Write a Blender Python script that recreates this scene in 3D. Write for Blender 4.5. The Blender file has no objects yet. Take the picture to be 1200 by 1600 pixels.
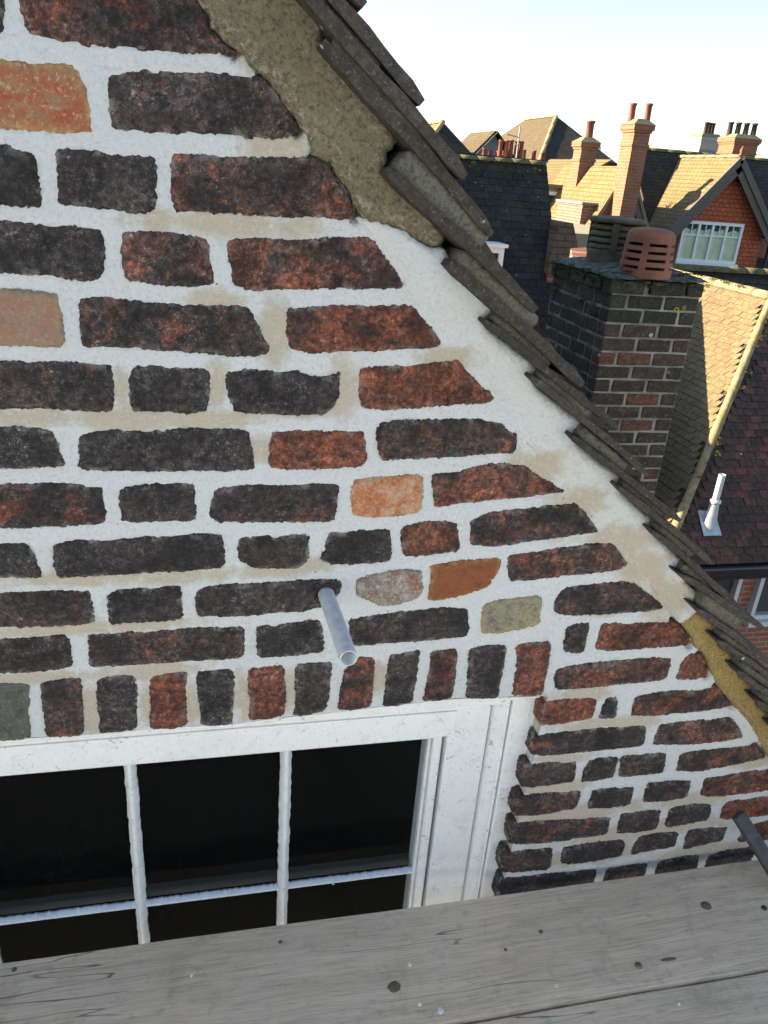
import bpy, math, random
import numpy as np
from mathutils import Vector, Matrix, geometry
random.seed(7)
R = math.radians
sc = bpy.context.scene
col = sc.collection

# ------------------------------------------------------------------ camera
ZC, YC, F = 6.6, -1.0, 1202.0          # camera height, distance to wall face, focal length in photo pixels
_d = Vector((-210, 2720, F)).normalized()
_h = Vector((5400, -115, F)); _h -= _d * _h.dot(_d); _h.normalize()
_y = (-_d).cross(_h)
AX = (_h, _y, -_d)                      # world axes in camera coords (x right, y down, z forward)
def ray(px, py):
    v = Vector((px - 600, py - 800, F))
    return Vector((AX[0].dot(v), AX[1].dot(v), AX[2].dot(v)))
CAM = Vector((0, YC, ZC))
def aty(px, py, y):                     # point where the pixel's ray meets the vertical plane y
    v = ray(px, py); return CAM + v * ((y - YC) / v.y)
def atx(px, py, x):
    v = ray(px, py); return CAM + v * (x / v.x)
def atz(px, py, z):
    v = ray(px, py); return CAM + v * ((z - ZC) / v.z)
def atd(px, py, d):                     # point at depth d
    return CAM + ray(px, py) * (d / F)
camd = bpy.data.cameras.new('camera'); cam = bpy.data.objects.new('camera', camd); col.objects.link(cam)
rows = Matrix((AX[0], AX[1], AX[2]))
m3 = Matrix(((rows[0][0], -rows[0][1], -rows[0][2]), (rows[1][0], -rows[1][1], -rows[1][2]), (rows[2][0], -rows[2][1], -rows[2][2])))
cam.matrix_world = Matrix.Translation(CAM) @ m3.to_4x4()
camd.sensor_fit = 'VERTICAL'; camd.sensor_height = 36.0; camd.lens = 36.0 * F / 1600.0
camd.clip_start = 0.02; camd.clip_end = 2000
sc.camera = cam

# ------------------------------------------------------------------ sky, sun, exposure
EL, AZ = R(20.0), R(25.0)               # sun behind the wall, to its left
SUN = Vector((-math.cos(EL) * math.cos(AZ), math.cos(EL) * math.sin(AZ), math.sin(EL)))
w = bpy.data.worlds.new('World'); sc.world = w; w.use_nodes = True
nt = w.node_tree; nt.nodes.clear()
sky = nt.nodes.new('ShaderNodeTexSky'); sky.sky_type = 'NISHITA'; sky.sun_disc = False
sky.sun_elevation = EL; sky.sun_rotation = math.atan2(SUN.x, SUN.y)
sky.air_density = 1.0; sky.dust_density = 0.6; sky.ozone_density = 1.0
bg = nt.nodes.new('ShaderNodeBackground'); bg.inputs['Strength'].default_value = 0.07
wo = nt.nodes.new('ShaderNodeOutputWorld')
nt.links.new(sky.outputs[0], bg.inputs[0]); nt.links.new(bg.outputs[0], wo.inputs[0])
sl = bpy.data.lights.new('sun', 'SUN'); sl.energy = 5.0; sl.angle = R(0.5); sl.color = (1.0, 0.84, 0.60)
so = bpy.data.objects.new('sun', sl); col.objects.link(so); so.location = (0, 0, 30)
so.rotation_euler = SUN.to_track_quat('Z', 'Y').to_euler()
vs = sc.view_settings
vs.view_transform = 'Standard'; vs.look = 'None'; vs.gamma = 1.0; vs.use_curve_mapping = False
vs.exposure = 2.35

# ------------------------------------------------------------------ object helpers
WL = {}
def wloc(o): return WL.get(o.name, o.location.copy())
def empty(name, loc, label, cat, group=None):
    o = bpy.data.objects.new(name, None); col.objects.link(o); o.location = loc; WL[o.name] = Vector(loc)
    tag(o, label, cat, group); return o
def tag(o, label, cat, group=None):
    o['label'] = label; o['category'] = cat
    if group: o['group'] = group
    return o
def mesh_obj(name, verts, faces, mat, parent=None, smooth=False, origin=None):
    """verts in world coordinates; the object's origin sits at `origin` (default: their mean)"""
    v = np.array([tuple(p) for p in verts], dtype=np.float64) if not isinstance(verts, np.ndarray) else verts
    o0 = Vector(v.mean(0)) if origin is None else Vector(origin)
    me = bpy.data.meshes.new(name)
    me.from_pydata((v - np.array(o0)).tolist(), [], faces); me.update()
    if smooth: me.polygons.foreach_set('use_smooth', [True] * len(me.polygons))
    if mat is not None: me.materials.append(mat)
    o = bpy.data.objects.new(name, me)
    place(o, o0, parent); return o
def place(o, pos, parent=None, rot=None):
    col.objects.link(o)
    WL[o.name] = Vector(pos)
    if parent is not None:
        o.parent = parent
        o.location = Vector(pos) - wloc(parent)
    else:
        o.location = pos
    if rot is not None: o.rotation_euler = rot
class MB:
    def __init__(s): s.v = []; s.f = []
    def quad(s, a, b, c, d):
        n = len(s.v); s.v += [tuple(a), tuple(b), tuple(c), tuple(d)]; s.f.append((n, n+1, n+2, n+3)); return s
    def poly(s, pts):
        n = len(s.v); s.v += [tuple(p) for p in pts]; s.f.append(tuple(range(n, n+len(pts)))); return s
    def box(s, x0, x1, y0, y1, z0, z1):
        n = len(s.v)
        s.v += [(x, y, z) for z in (z0, z1) for y in (y0, y1) for x in (x0, x1)]
        for f in ((0,2,3,1),(4,5,7,6),(0,1,5,4),(2,6,7,3),(0,4,6,2),(1,3,7,5)): s.f.append(tuple(n+i for i in f))
        return s
    def prism(s, pts, vec):                    # closed polygon extruded along vec
        n = len(s.v); k = len(pts); vec = Vector(vec)
        s.v += [tuple(p) for p in pts] + [tuple(Vector(p) + vec) for p in pts]
        s.f.append(tuple(range(n, n+k))[::-1]); s.f.append(tuple(range(n+k, n+2*k)))
        for i in range(k): j = (i+1) % k; s.f.append((n+i, n+j, n+k+j, n+k+i))
        return s
    def bar(s, a, b, wv, hv):                  # bar from a to b with half-width vectors
        a, b, wv, hv = Vector(a), Vector(b), Vector(wv), Vector(hv)
        return s.prism([a-wv-hv, a+wv-hv, a+wv+hv, a-wv+hv], b-a)
    def tube(s, a, b, r0, r1=None, seg=14, cap=True):
        a, b = Vector(a), Vector(b); r1 = r0 if r1 is None else r1
        d = (b-a).normalized(); u = d.orthogonal().normalized(); w_ = d.cross(u)
        n = len(s.v)
        for p, r in ((a, r0), (b, r1)):
            for i in range(seg):
                t = 2*math.pi*i/seg; s.v.append(tuple(p + u*(r*math.cos(t)) + w_*(r*math.sin(t))))
        for i in range(seg):
            j = (i+1) % seg; s.f.append((n+i, n+j, n+seg+j, n+seg+i))
        if cap: s.f.append(tuple(range(n, n+seg))[::-1]); s.f.append(tuple(range(n+seg, n+2*seg)))
        return s
    def lathe(s, c, prof, seg=24):             # (r, z) profile about a vertical axis at c
        n = len(s.v); c = Vector(c)
        for r, z in prof:
            for i in range(seg):
                t = 2*math.pi*i/seg; s.v.append((c.x + r*math.cos(t), c.y + r*math.sin(t), c.z + z))
        for k in range(len(prof)-1):
            for i in range(seg):
                j = (i+1) % seg; s.f.append((n+k*seg+i, n+k*seg+j, n+(k+1)*seg+j, n+(k+1)*seg+i))
        return s
    def out(s, name, mat, parent=None, smooth=False, origin=None, bevel=0):
        o = mesh_obj(name, s.v, s.f, mat, parent, smooth, origin)
        if bevel:
            b = o.modifiers.new('bevel', 'BEVEL'); b.width = bevel; b.segments = 2; b.limit_method = 'ANGLE'
        return o

# ------------------------------------------------------------------ numpy noise
def vnoise(x, y, seed=0):
    xi = np.floor(x).astype(np.int64); yi = np.floor(y).astype(np.int64); xf = x - xi; yf = y - yi
    def h(a, b):
        n = (a * 374761393 + b * 668265263 + seed * 1442695041) & 0xFFFFFFFF
        n = ((n ^ (n >> 13)) * 1274126177) & 0xFFFFFFFF
        return ((n ^ (n >> 16)) & 0xFFFF) / 65535.0
    u = xf*xf*(3-2*xf); v = yf*yf*(3-2*yf)
    return (h(xi, yi)*(1-u) + h(xi+1, yi)*u)*(1-v) + (h(xi, yi+1)*(1-u) + h(xi+1, yi+1)*u)*v
def fbm(x, y, scale, octv=4, seed=0, gain=0.5):
    x = np.asarray(x, float)*scale; y = np.asarray(y, float)*scale
    t = 0; a = 1; s = 0
    for o in range(octv):
        t = t + a*(vnoise(x + 17.3*o, y - 9.1*o, seed+o)*2-1); s += a; a *= gain; x = x*2.03; y = y*2.03
    return t/s
def seg_dist(P, poly, closed=True):
    P = np.asarray(P, float); poly = np.asarray(poly, float)
    A = poly if closed else poly[:-1]; B = np.roll(poly, -1, 0) if closed else poly[1:]
    best = np.full(len(P), 1e9)
    for a, b in zip(A, B):
        ab = b-a; L = ab.dot(ab) + 1e-12
        t = np.clip(((P-a)@ab)/L, 0, 1); q = P - (a + t[:, None]*ab)
        best = np.minimum(best, (q**2).sum(1))
    return np.sqrt(best)
def inside(P, poly):
    P = np.asarray(P, float); poly = np.asarray(poly, float); r = np.zeros(len(P), bool)
    x, y = P[:, 0], P[:, 1]; n = len(poly); j = n-1
    for i in range(n):
        xi, yi = poly[i]; xj, yj = poly[j]
        c = ((yi > y) != (yj > y)) & (x < (xj-xi)*(y-yi)/(yj-yi+1e-15)+xi)
        r ^= c; j = i
    return r
def smoothstep(a, b, x):
    t = np.clip((x-a)/(b-a), 0, 1); return t*t*(3-2*t)

# ------------------------------------------------------------------ materials
def newmat(name):
    m = bpy.data.materials.new(name); m.use_nodes = True
    n = m.node_tree; b = n.nodes['Principled BSDF']
    return m, n, b
def nd(n, t, **kw):
    x = n.nodes.new(t)
    for k, v in kw.items():
        if k in x.inputs: x.inputs[k].default_value = v
        else: setattr(x, k, v)
    return x
def lk(n, a, b): n.links.new(a, b)
def ramp(n, src, stops, interp='LINEAR'):
    r = n.nodes.new('ShaderNodeValToRGB'); e = r.color_ramp.elements; r.color_ramp.interpolation = interp
    while len(e) < len(stops): e.new(0.5)
    for el, (p, c) in zip(e, stops):
        el.position = p; el.color = (c if isinstance(c, tuple) else (c, c, c)) + (1,)
    lk(n, src, r.inputs[0]); return r.outputs[0]
def mix(n, fac, a, b, blend='MIX'):
    x = n.nodes.new('ShaderNodeMix'); x.data_type = 'RGBA'; x.blend_type = blend
    for s, v in ((x.inputs[0], fac), (x.inputs[6], a), (x.inputs[7], b)):
        if hasattr(v, 'is_linked'): lk(n, v, s)
        elif isinstance(v, (int, float)): s.default_value = v
        else: s.default_value = tuple(v) + (1,)
    return x.outputs[2]
def mth(n, op, a, b=None, c=None, clamp=False):
    x = n.nodes.new('ShaderNodeMath'); x.operation = op; x.use_clamp = clamp
    for i, v in enumerate((a, b, c)):
        if v is None: continue
        if hasattr(v, 'is_linked'): lk(n, v, x.inputs[i])
        else: x.inputs[i].default_value = v
    return x.outputs[0]
def noise(n, vec, scale, detail=5, rough=0.6, dist=0.0):
    x = n.nodes.new('ShaderNodeTexNoise'); x.inputs['Scale'].default_value = scale; x.inputs['Detail'].default_value = detail
    x.inputs['Roughness'].default_value = rough; x.inputs['Distortion'].default_value = dist
    if vec is not None: lk(n, vec, x.inputs['Vector'])
    return x.outputs[0]
def voro(n, vec, scale, feature='F1', rnd=1.0):
    x = n.nodes.new('ShaderNodeTexVoronoi'); x.feature = feature; x.inputs['Scale'].default_value = scale
    x.inputs['Randomness'].default_value = rnd; lk(n, vec, x.inputs['Vector']); return x
def objvec(n, rnd=True, scale=(1, 1, 1)):
    tc = n.nodes.new('ShaderNodeTexCoord'); v = tc.outputs['Object']
    if scale != (1, 1, 1):
        mp = n.nodes.new('ShaderNodeMapping'); mp.inputs['Scale'].default_value = scale; lk(n, v, mp.inputs[0]); v = mp.outputs[0]
    if not rnd: return v
    oi = n.nodes.new('ShaderNodeObjectInfo'); a = n.nodes.new('ShaderNodeVectorMath'); a.operation = 'ADD'
    s = mth(n, 'MULTIPLY', oi.outputs['Random'], 37.0)
    cb = n.nodes.new('ShaderNodeCombineXYZ'); lk(n, s, cb.inputs[0]); lk(n, s, cb.inputs[1]); lk(n, s, cb.inputs[2])
    lk(n, v, a.inputs[0]); lk(n, cb.outputs[0], a.inputs[1]); return a.outputs[0]
def bump(n, b, h, strength, dist=0.002, prev=None):
    x = n.nodes.new('ShaderNodeBump'); x.inputs['Strength'].default_value = strength; x.inputs['Distance'].default_value = dist
    lk(n, h, x.inputs['Height'])
    if prev is not None: lk(n, prev, x.inputs['Normal'])
    lk(n, x.outputs[0], b.inputs['Normal']); return x.outputs[0]

def brick_material():
    """burnt stock brick; object colour r = red clay showing, g = brown (1) against blue black (0), b = pale bloom"""
    m, n, b = newmat('burnt_brick'); v = objvec(n)
    oi = n.nodes.new('ShaderNodeObjectInfo'); sp = n.nodes.new('ShaderNodeSeparateColor'); lk(n, oi.outputs['Color'], sp.inputs[0])
    red, brn, blo = sp.outputs[0], sp.outputs[1], sp.outputs[2]
    n1 = noise(n, v, 14, 7, 0.68, 1.0)
    n2 = noise(n, v, 55, 7, 0.74, 0.6)
    n3 = noise(n, v, 190, 6, 0.78, 0.8)
    n4 = noise(n, v, 33, 5, 0.65, 1.2)
    n5 = noise(n, v, 10, 3, 0.5)
    base = mix(n, mth(n, 'MULTIPLY', mth(n, 'MULTIPLY_ADD', brn, 0.8, 0.2), ramp(n, n4, [(0.34, 0.1), (0.62, 1.0)])), (0.024, 0.0245, 0.027), (0.130, 0.064, 0.046))
    base = mix(n, ramp(n, n3, [(0.46, 0.0), (0.70, 0.6)]), base, (0.078, 0.068, 0.064))
    base = mix(n, ramp(n, n3, [(0.28, 0.9), (0.46, 0.0)]), base, (0.006, 0.0055, 0.006))
    thr = mth(n, 'MULTIPLY_ADD', red, -0.46, 0.76)               # threshold falls as red grows
    mk = mth(n, 'SUBTRACT', mth(n, 'MULTIPLY_ADD', n2, 0.34, mth(n, 'MULTIPLY', n1, 0.80)), thr)
    mk = mth(n, 'MULTIPLY', mk, 9.0, clamp=True)
    redc = mix(n, ramp(n, n4, [(0.36, 0.0), (0.64, 1.0)]), (0.380, 0.105, 0.044), (0.200, 0.060, 0.034))
    redc = mix(n, ramp(n, n3, [(0.34, 0.6), (0.48, 0.0)]), redc, (0.040, 0.018, 0.013))
    redc = mix(n, ramp(n, n3, [(0.56, 0.0), (0.70, 0.6)]), redc, (0.36, 0.14, 0.085))
    c = mix(n, mk, base, redc)
    wr = nd(n, 'ShaderNodeTexNoise'); wr.inputs['Scale'].default_value = 150; wr.inputs['Detail'].default_value = 4; wr.inputs['Roughness'].default_value = 0.7; wr.inputs['Distortion'].default_value = 2.5; lk(n, v, wr.inputs['Vector'])
    fl = ramp(n, wr.outputs[0], [(0.55, 0.0), (0.68, 1.0)])
    fl = mth(n, 'MULTIPLY', fl, mth(n, 'MULTIPLY_ADD', blo, 1.0, 0.20))
    fl = mth(n, 'MULTIPLY', fl, ramp(n, n1, [(0.36, 0.15), (0.62, 1.0)]))
    c = mix(n, fl, c, (0.54, 0.51, 0.49))
    veil = mth(n, 'MULTIPLY', ramp(n, noise(n, v, 15, 6, 0.65), [(0.46, 0.0), (0.70, 1.0)]), mth(n, 'MULTIPLY', blo, 0.34))
    c = mix(n, veil, c, (0.24, 0.21, 0.20))
    n6 = noise(n, v, 120, 5, 0.8, 0.3)
    mc = mth(n, 'MULTIPLY', mth(n, 'MULTIPLY_ADD', ramp(n, n6, [(0.33, 0.0), (0.48, 0.30), (0.66, 1.0)]), 2.7, 0.18), ramp(n, noise(n, v, 17, 4, 0.6, 0.8), [(0.38, 0.32), (0.60, 1.0)]))
    vmn = n.nodes.new('ShaderNodeVectorMath'); vmn.operation = 'SCALE'; lk(n, c, vmn.inputs[0]); lk(n, mc, vmn.inputs['Scale']); c = vmn.outputs[0]
    at = nd(n, 'ShaderNodeAttribute', attribute_name='rim')          # mortar smeared on the arris, here and there
    rim = mth(n, 'MULTIPLY', mth(n, 'MULTIPLY', at.outputs['Fac'], ramp(n, noise(n, v, 48, 6, 0.75), [(0.52, 0.0), (0.60, 1.0)])), 0.75)
    c = mix(n, rim, c, (0.48, 0.45, 0.41))
    lk(n, c, b.inputs['Base Color'])
    lk(n, ramp(n, n3, [(0.3, 0.34), (0.7, 0.80)]), b.inputs['Roughness']); b.inputs['Specular IOR Level'].default_value = 0.6
    crk = voro(n, v, 24, 'DISTANCE_TO_EDGE').outputs['Distance']
    crk = mth(n, 'ADD', crk, mth(n, 'MULTIPLY', mth(n, 'SUBTRACT', n2, 0.5), 0.5))
    ck = mth(n, 'MULTIPLY', ramp(n, crk, [(0.0, 1.0), (0.035, 0.0)]), ramp(n, n5, [(0.50, 0.0), (0.58, 1.0)]))
    h = mth(n, 'ADD', mth(n, 'MULTIPLY', n3, 1.0), mth(n, 'MULTIPLY', n2, 1.5))
    h = mth(n, 'SUBTRACT', h, mth(n, 'MULTIPLY', ck, 0.7))
    bump(n, b, h, 1.0, 0.0085)
    return m
def soft_brick(name, c1, c2, c3, fleck, rim_c, fl_amt=0.5):
    m, n, b = newmat(name); v = objvec(n)
    n1 = noise(n, v, 20, 6, 0.65, 0.8); n2 = noise(n, v, 60, 7, 0.72); n3 = noise(n, v, 190, 5, 0.75)
    c = mix(n, ramp(n, n1, [(0.38, 0.0), (0.60, 1.0)]), c1, c2)
    c = mix(n, ramp(n, n2, [(0.47, 0.0), (0.62, 0.9)]), c, c3)
    c = mix(n, mth(n, 'MULTIPLY', ramp(n, n3, [(0.54, 0.0), (0.66, 1.0)]), min(1.0, fl_amt*1.5)), c, fleck)
    c = mix(n, ramp(n, n3, [(0.30, 0.55), (0.44, 0.0)]), c, tuple(k*0.4 for k in c1))
    at = nd(n, 'ShaderNodeAttribute', attribute_name='rim')
    c = mix(n, mth(n, 'MULTIPLY', at.outputs['Fac'], ramp(n, n2, [(0.44, 0.0), (0.56, 0.9)])), c, rim_c)
    c = mix(n, ramp(n, noise(n, v, 130, 3, 0.5), [(0.20, 0.75), (0.30, 0.0)]), c, (0.05, 0.03, 0.025))
    lk(n, c, b.inputs['Base Color']); b.inputs['Roughness'].default_value = 0.85; b.inputs['Specular IOR Level'].default_value = 0.3
    bump(n, b, mth(n, 'ADD', mth(n, 'MULTIPLY', n3, 0.8), n2), 0.9, 0.0045)
    return m
def mortar_material():
    m, n, b = newmat('lime_mortar'); v = objvec(n, False)
    n1 = noise(n, v, 11, 6, 0.65); n2 = noise(n, v, 45, 6, 0.65); n3 = noise(n, v, 420, 4, 0.7); n4 = noise(n, v, 190, 5, 0.75)
    at = nd(n, 'ShaderNodeAttribute', attribute_name='damp')
    dm = mth(n, 'ADD', at.outputs['Fac'], mth(n, 'MULTIPLY', mth(n, 'SUBTRACT', n2, 0.5), 0.9))
    dm = mth(n, 'ADD', dm, mth(n, 'MULTIPLY', mth(n, 'SUBTRACT', n1, 0.49), 1.5))
    dm = ramp(n, dm, [(0.26, 0.0), (0.40, 0.45), (0.62, 1.0)])
    c = mix(n, dm, (0.670, 0.685, 0.705), (0.54, 0.475, 0.385))
    c = mix(n, ramp(n, n4, [(0.30, 0.60), (0.48, 0.0)]), c, (0.47, 0.43, 0.38))
    c = mix(n, ramp(n, n4, [(0.54, 0.0), (0.72, 0.6)]), c, (0.80, 0.80, 0.79))
    c = mix(n, ramp(n, n3, [(0.28, 0.35), (0.40, 0.0)]), c, (0.40, 0.37, 0.33))
    vv = voro(n, v, 95); spk = ramp(n, vv.outputs['Distance'], [(0.10, 1.0), (0.17, 0.0)])
    pick = ramp(n, vv.outputs['Color'], [(0.93, 0.0), (0.94, 0.8)])
    c = mix(n, mth(n, 'MULTIPLY', spk, pick), c, (0.12, 0.10, 0.085))
    lk(n, c, b.inputs['Base Color']); b.inputs['Roughness'].default_value = 0.92; b.inputs['Specular IOR Level'].default_value = 0.25
    bump(n, b, mth(n, 'ADD', mth(n, 'MULTIPLY', n4, 1.0), mth(n, 'MULTIPLY', n2, 1.5)), 1.0, 0.0040)
    return m
def render_material(name, c1, c2, c3, lichen, grit):
    m, n, b = newmat(name); v = objvec(n, False)
    n1 = noise(n, v, 7, 6, 0.7, 0.4); n2 = noise(n, v, 32, 6, 0.7); n3 = noise(n, v, 210, 5, 0.75)
    c = mix(n, ramp(n, n1, [(0.38, 0.0), (0.62, 1.0)]), c1, c2)
    c = mix(n, ramp(n, n2, [(0.50, 0.0), (0.70, 0.85)]), c, c3)
    c = mix(n, ramp(n, n3, [(0.36, 0.8), (0.52, 0.0)]), c, tuple(k*0.35 for k in c1))
    c = mix(n, ramp(n, n3, [(0.60, 0.0), (0.74, 0.65)]), c, tuple(min(1, k*1.9) for k in c2))
    at = nd(n, 'ShaderNodeAttribute', attribute_name='rim')
    sp = ramp(n, noise(n, v, 120, 5, 0.75, 0.6), [(0.52, 0.0), (0.62, 1.0)])
    c = mix(n, mth(n, 'MULTIPLY', mth(n, 'MULTIPLY', at.outputs['Fac'], sp), grit), c, (0.46, 0.43, 0.36))
    v2 = voro(n, v, 75); l = mth(n, 'MULTIPLY', ramp(n, mth(n, 'ADD', v2.outputs['Distance'], mth(n, 'MULTIPLY', n2, 0.2)), [(0.17, 1.0), (0.22, 0.0)]), ramp(n, v2.outputs['Color'], [(0.88, 0.0), (0.9, 1.0)]))
    c = mix(n, mth(n, 'MULTIPLY', l, lichen), c, (0.55, 0.57, 0.50))
    lk(n, c, b.inputs['Base Color']); b.inputs['Roughness'].default_value = 0.95; b.inputs['Specular IOR Level'].default_value = 0.15
    bump(n, b, mth(n, 'ADD', mth(n, 'MULTIPLY', n3, 1.0), mth(n, 'MULTIPLY', n2, 1.5)), 1.0, 0.0048)
    return m
def tile_material(name, c1, c2, c3, moss, lich=0.6, nscale=1.0, moss_c=(0.045, 0.05, 0.018), bs=0.002):
    """clay tiles: tone varies from tile to tile, patches of moss, spots of lichen"""
    m, n, b = newmat(name); v = objvec(n)
    oi = n.nodes.new('ShaderNodeObjectInfo'); at = nd(n, 'ShaderNodeAttribute', attribute_name='rnd')
    r = mth(n, 'FRACT', mth(n, 'ADD', at.outputs['Fac'], oi.outputs['Random']))
    n1 = noise(n, v, 12*nscale, 6, 0.65); n2 = noise(n, v, 80*nscale, 6, 0.75); n3 = noise(n, v, 230*nscale, 5, 0.75)
    c = mix(n, ramp(n, r, [(0.0, 0.0), (1.0, 1.0)]), c1, c2)
    c = mix(n, ramp(n, r, [(0.72, 0.0), (0.78, 0.8)]), c, c3)
    c = mix(n, ramp(n, n2, [(0.42, 0.6), (0.60, 0.0)]), c, tuple(k*0.4 for k in c1))
    c = mix(n, mth(n, 'MULTIPLY', ramp(n, n3, [(0.56, 0.0), (0.66, 1.0)]), 0.5*lich), c, (0.36, 0.33, 0.29))
    mo = mth(n, 'MULTIPLY', ramp(n, n1, [(0.50, 0.0), (0.64, 1.0)]), moss)
    c = mix(n, mo, c, moss_c)
    v2 = voro(n, v, 60*nscale); l = mth(n, 'MULTIPLY', ramp(n, mth(n, 'ADD', v2.outputs['Distance'], mth(n, 'MULTIPLY', n2, 0.25)), [(0.26, 1.0), (0.33, 0.0)]), ramp(n, v2.outputs['Color'], [(0.80, 0.0), (0.82, 1.0)]))
    c = mix(n, mth(n, 'MULTIPLY', l, lich), c, (0.52, 0.56, 0.53))
    lk(n, c, b.inputs['Base Color']); b.inputs['Roughness'].default_value = 0.9; b.inputs['Specular IOR Level'].default_value = 0.25
    bump(n, b, mth(n, 'ADD', n2, mth(n, 'MULTIPLY', n3, 0.8)), 0.9, bs)
    return m
def brickwork_material(name, c1, c2, mort, pitch=0.077, lng=0.235, msize=0.012, var=0.5, grime=0.3):
    """distant brickwork on axis-aligned walls (bricks too small to pick apart)"""
    m, n, b = newmat(name)
    g = n.nodes.new('ShaderNodeNewGeometry'); s = n.nodes.new('ShaderNodeSeparateXYZ'); lk(n, g.outputs['Position'], s.inputs[0])
    cb = n.nodes.new('ShaderNodeCombineXYZ'); lk(n, mth(n, 'ADD', s.outputs[0], s.outputs[1]), cb.inputs[0]); lk(n, s.outputs[2], cb.inputs[1])
    t = n.nodes.new('ShaderNodeTexBrick'); t.inputs['Scale'].default_value = 1.0
    t.inputs['Color1'].default_value = c1 + (1,); t.inputs['Color2'].default_value = c2 + (1,); t.inputs['Mortar'].default_value = mort + (1,)
    t.inputs['Mortar Size'].default_value = msize; t.inputs['Brick Width'].default_value = lng; t.inputs['Row Height'].default_value = pitch
    t.inputs['Mortar Smooth'].default_value = 0.3; t.inputs['Bias'].default_value = 0.0
    lk(n, cb.outputs[0], t.inputs['Vector'])
    n1 = noise(n, g.outputs['Position'], 3.0, 6, 0.65); n2 = noise(n, g.outputs['Position'], 40.0, 5, 0.6)
    c = mix(n, mth(n, 'MULTIPLY', ramp(n, n1, [(0.45, 0.0), (0.72, 1.0)]), grime), t.outputs[0], tuple(k*0.25 for k in c1))
    c = mix(n, mth(n, 'MULTIPLY', ramp(n, n2, [(0.45, 0.0), (0.65, 1.0)]), var), c, tuple(k*0.6 for k in c2))
    lk(n, c, b.inputs['Base Color']); b.inputs['Roughness'].default_value = 0.9
    bump(n, b, t.outputs[1], 0.4, -0.006)
    return m
def tilehang_material(name, c1, c2, gap, row=0.1, wid=0.17, axis='z', k=1.0, moss=0.0):
    """distant plain tiles: courses follow height, joints staggered"""
    m, n, b = newmat(name)
    g = n.nodes.new('ShaderNodeNewGeometry'); s = n.nodes.new('ShaderNodeSeparateXYZ'); lk(n, g.outputs['Position'], s.inputs[0])
    cb = n.nodes.new('ShaderNodeCombineXYZ'); lk(n, s.outputs[0 if axis == 'x' else 1], cb.inputs[0]); lk(n, mth(n, 'MULTIPLY', s.outputs[2], k), cb.inputs[1])
    t = n.nodes.new('ShaderNodeTexBrick'); t.inputs['Scale'].default_value = 1.0
    t.inputs['Color1'].default_value = c1 + (1,); t.inputs['Color2'].default_value = c2 + (1,); t.inputs['Mortar'].default_value = gap + (1,)
    t.inputs['Mortar Size'].default_value = 0.012; t.inputs['Brick Width'].default_value = wid; t.inputs['Row Height'].default_value = row; t.inputs['Mortar Smooth'].default_value = 0.4
    lk(n, cb.outputs[0], t.inputs['Vector'])
    n1 = noise(n, g.outputs['Position'], 1.6, 6, 0.7); n2 = noise(n, g.outputs['Position'], 24, 5, 0.65)
    c = mix(n, ramp(n, n2, [(0.40, 0.45), (0.60, 0.0)]), t.outputs[0], tuple(q*0.3 for q in c1))
    c = mix(n, mth(n, 'MULTIPLY', ramp(n, n1, [(0.48, 0.0), (0.66, 1.0)]), moss), c, (0.10, 0.09, 0.035))
    lk(n, c, b.inputs['Base Color']); b.inputs['Roughness'].default_value = 0.9; b.inputs['Specular IOR Level'].default_value = 0.2
    bump(n, b, t.outputs[1], 0.5, -0.01)
    return m
def plain(name, c, rough=0.6, metal=0.0, var=0.15, scale=30, spec=0.5, bs=0.0, c2=None):
    m, n, b = newmat(name); v = objvec(n)
    n1 = noise(n, v, scale, 6, 0.65); n2 = noise(n, v, scale*7, 4, 0.6)
    cc = mix(n, mth(n, 'MULTIPLY', ramp(n, n1, [(0.40, 0.0), (0.65, 1.0)]), 1.0 if c2 else var), c, c2 if c2 else tuple(k*0.45 for k in c))
    lk(n, cc, b.inputs['Base Color']); b.inputs['Roughness'].default_value = rough; b.inputs['Metallic'].default_value = metal
    b.inputs['Specular IOR Level'].default_value = spec
    if bs: bump(n, b, n2, 0.6, bs)
    return m
def paint_material():
    m, n, b = newmat('old_white_paint'); v = objvec(n)
    n1 = noise(n, v, 16, 6, 0.7); n2 = noise(n, v, 130, 6, 0.7); n3 = noise(n, v, 60, 5, 0.7, 1.5)
    c = mix(n, ramp(n, n1, [(0.50, 0.0), (0.75, 0.6)]), (0.80, 0.81, 0.82), (0.68, 0.685, 0.69))
    c = mix(n, ramp(n, n2, [(0.58, 0.0), (0.68, 0.55)]), c, (0.42, 0.41, 0.39))
    c = mix(n, ramp(n, n3, [(0.61, 0.0), (0.67, 0.75)]), c, (0.30, 0.27, 0.24))
    c = mix(n, ramp(n, noise(n, v, 34, 6, 0.7, 0.5), [(0.54, 0.0), (0.70, 0.35)]), c, (0.46, 0.43, 0.39))
    lk(n, c, b.inputs['Base Color']); b.inputs['Roughness'].default_value = 0.5; b.inputs['Specular IOR Level'].default_value = 0.4
    bump(n, b, mth(n, 'ADD', mth(n, 'MULTIPLY', n2, 0.6), n3), 0.5, 0.0014)
    return m
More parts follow.
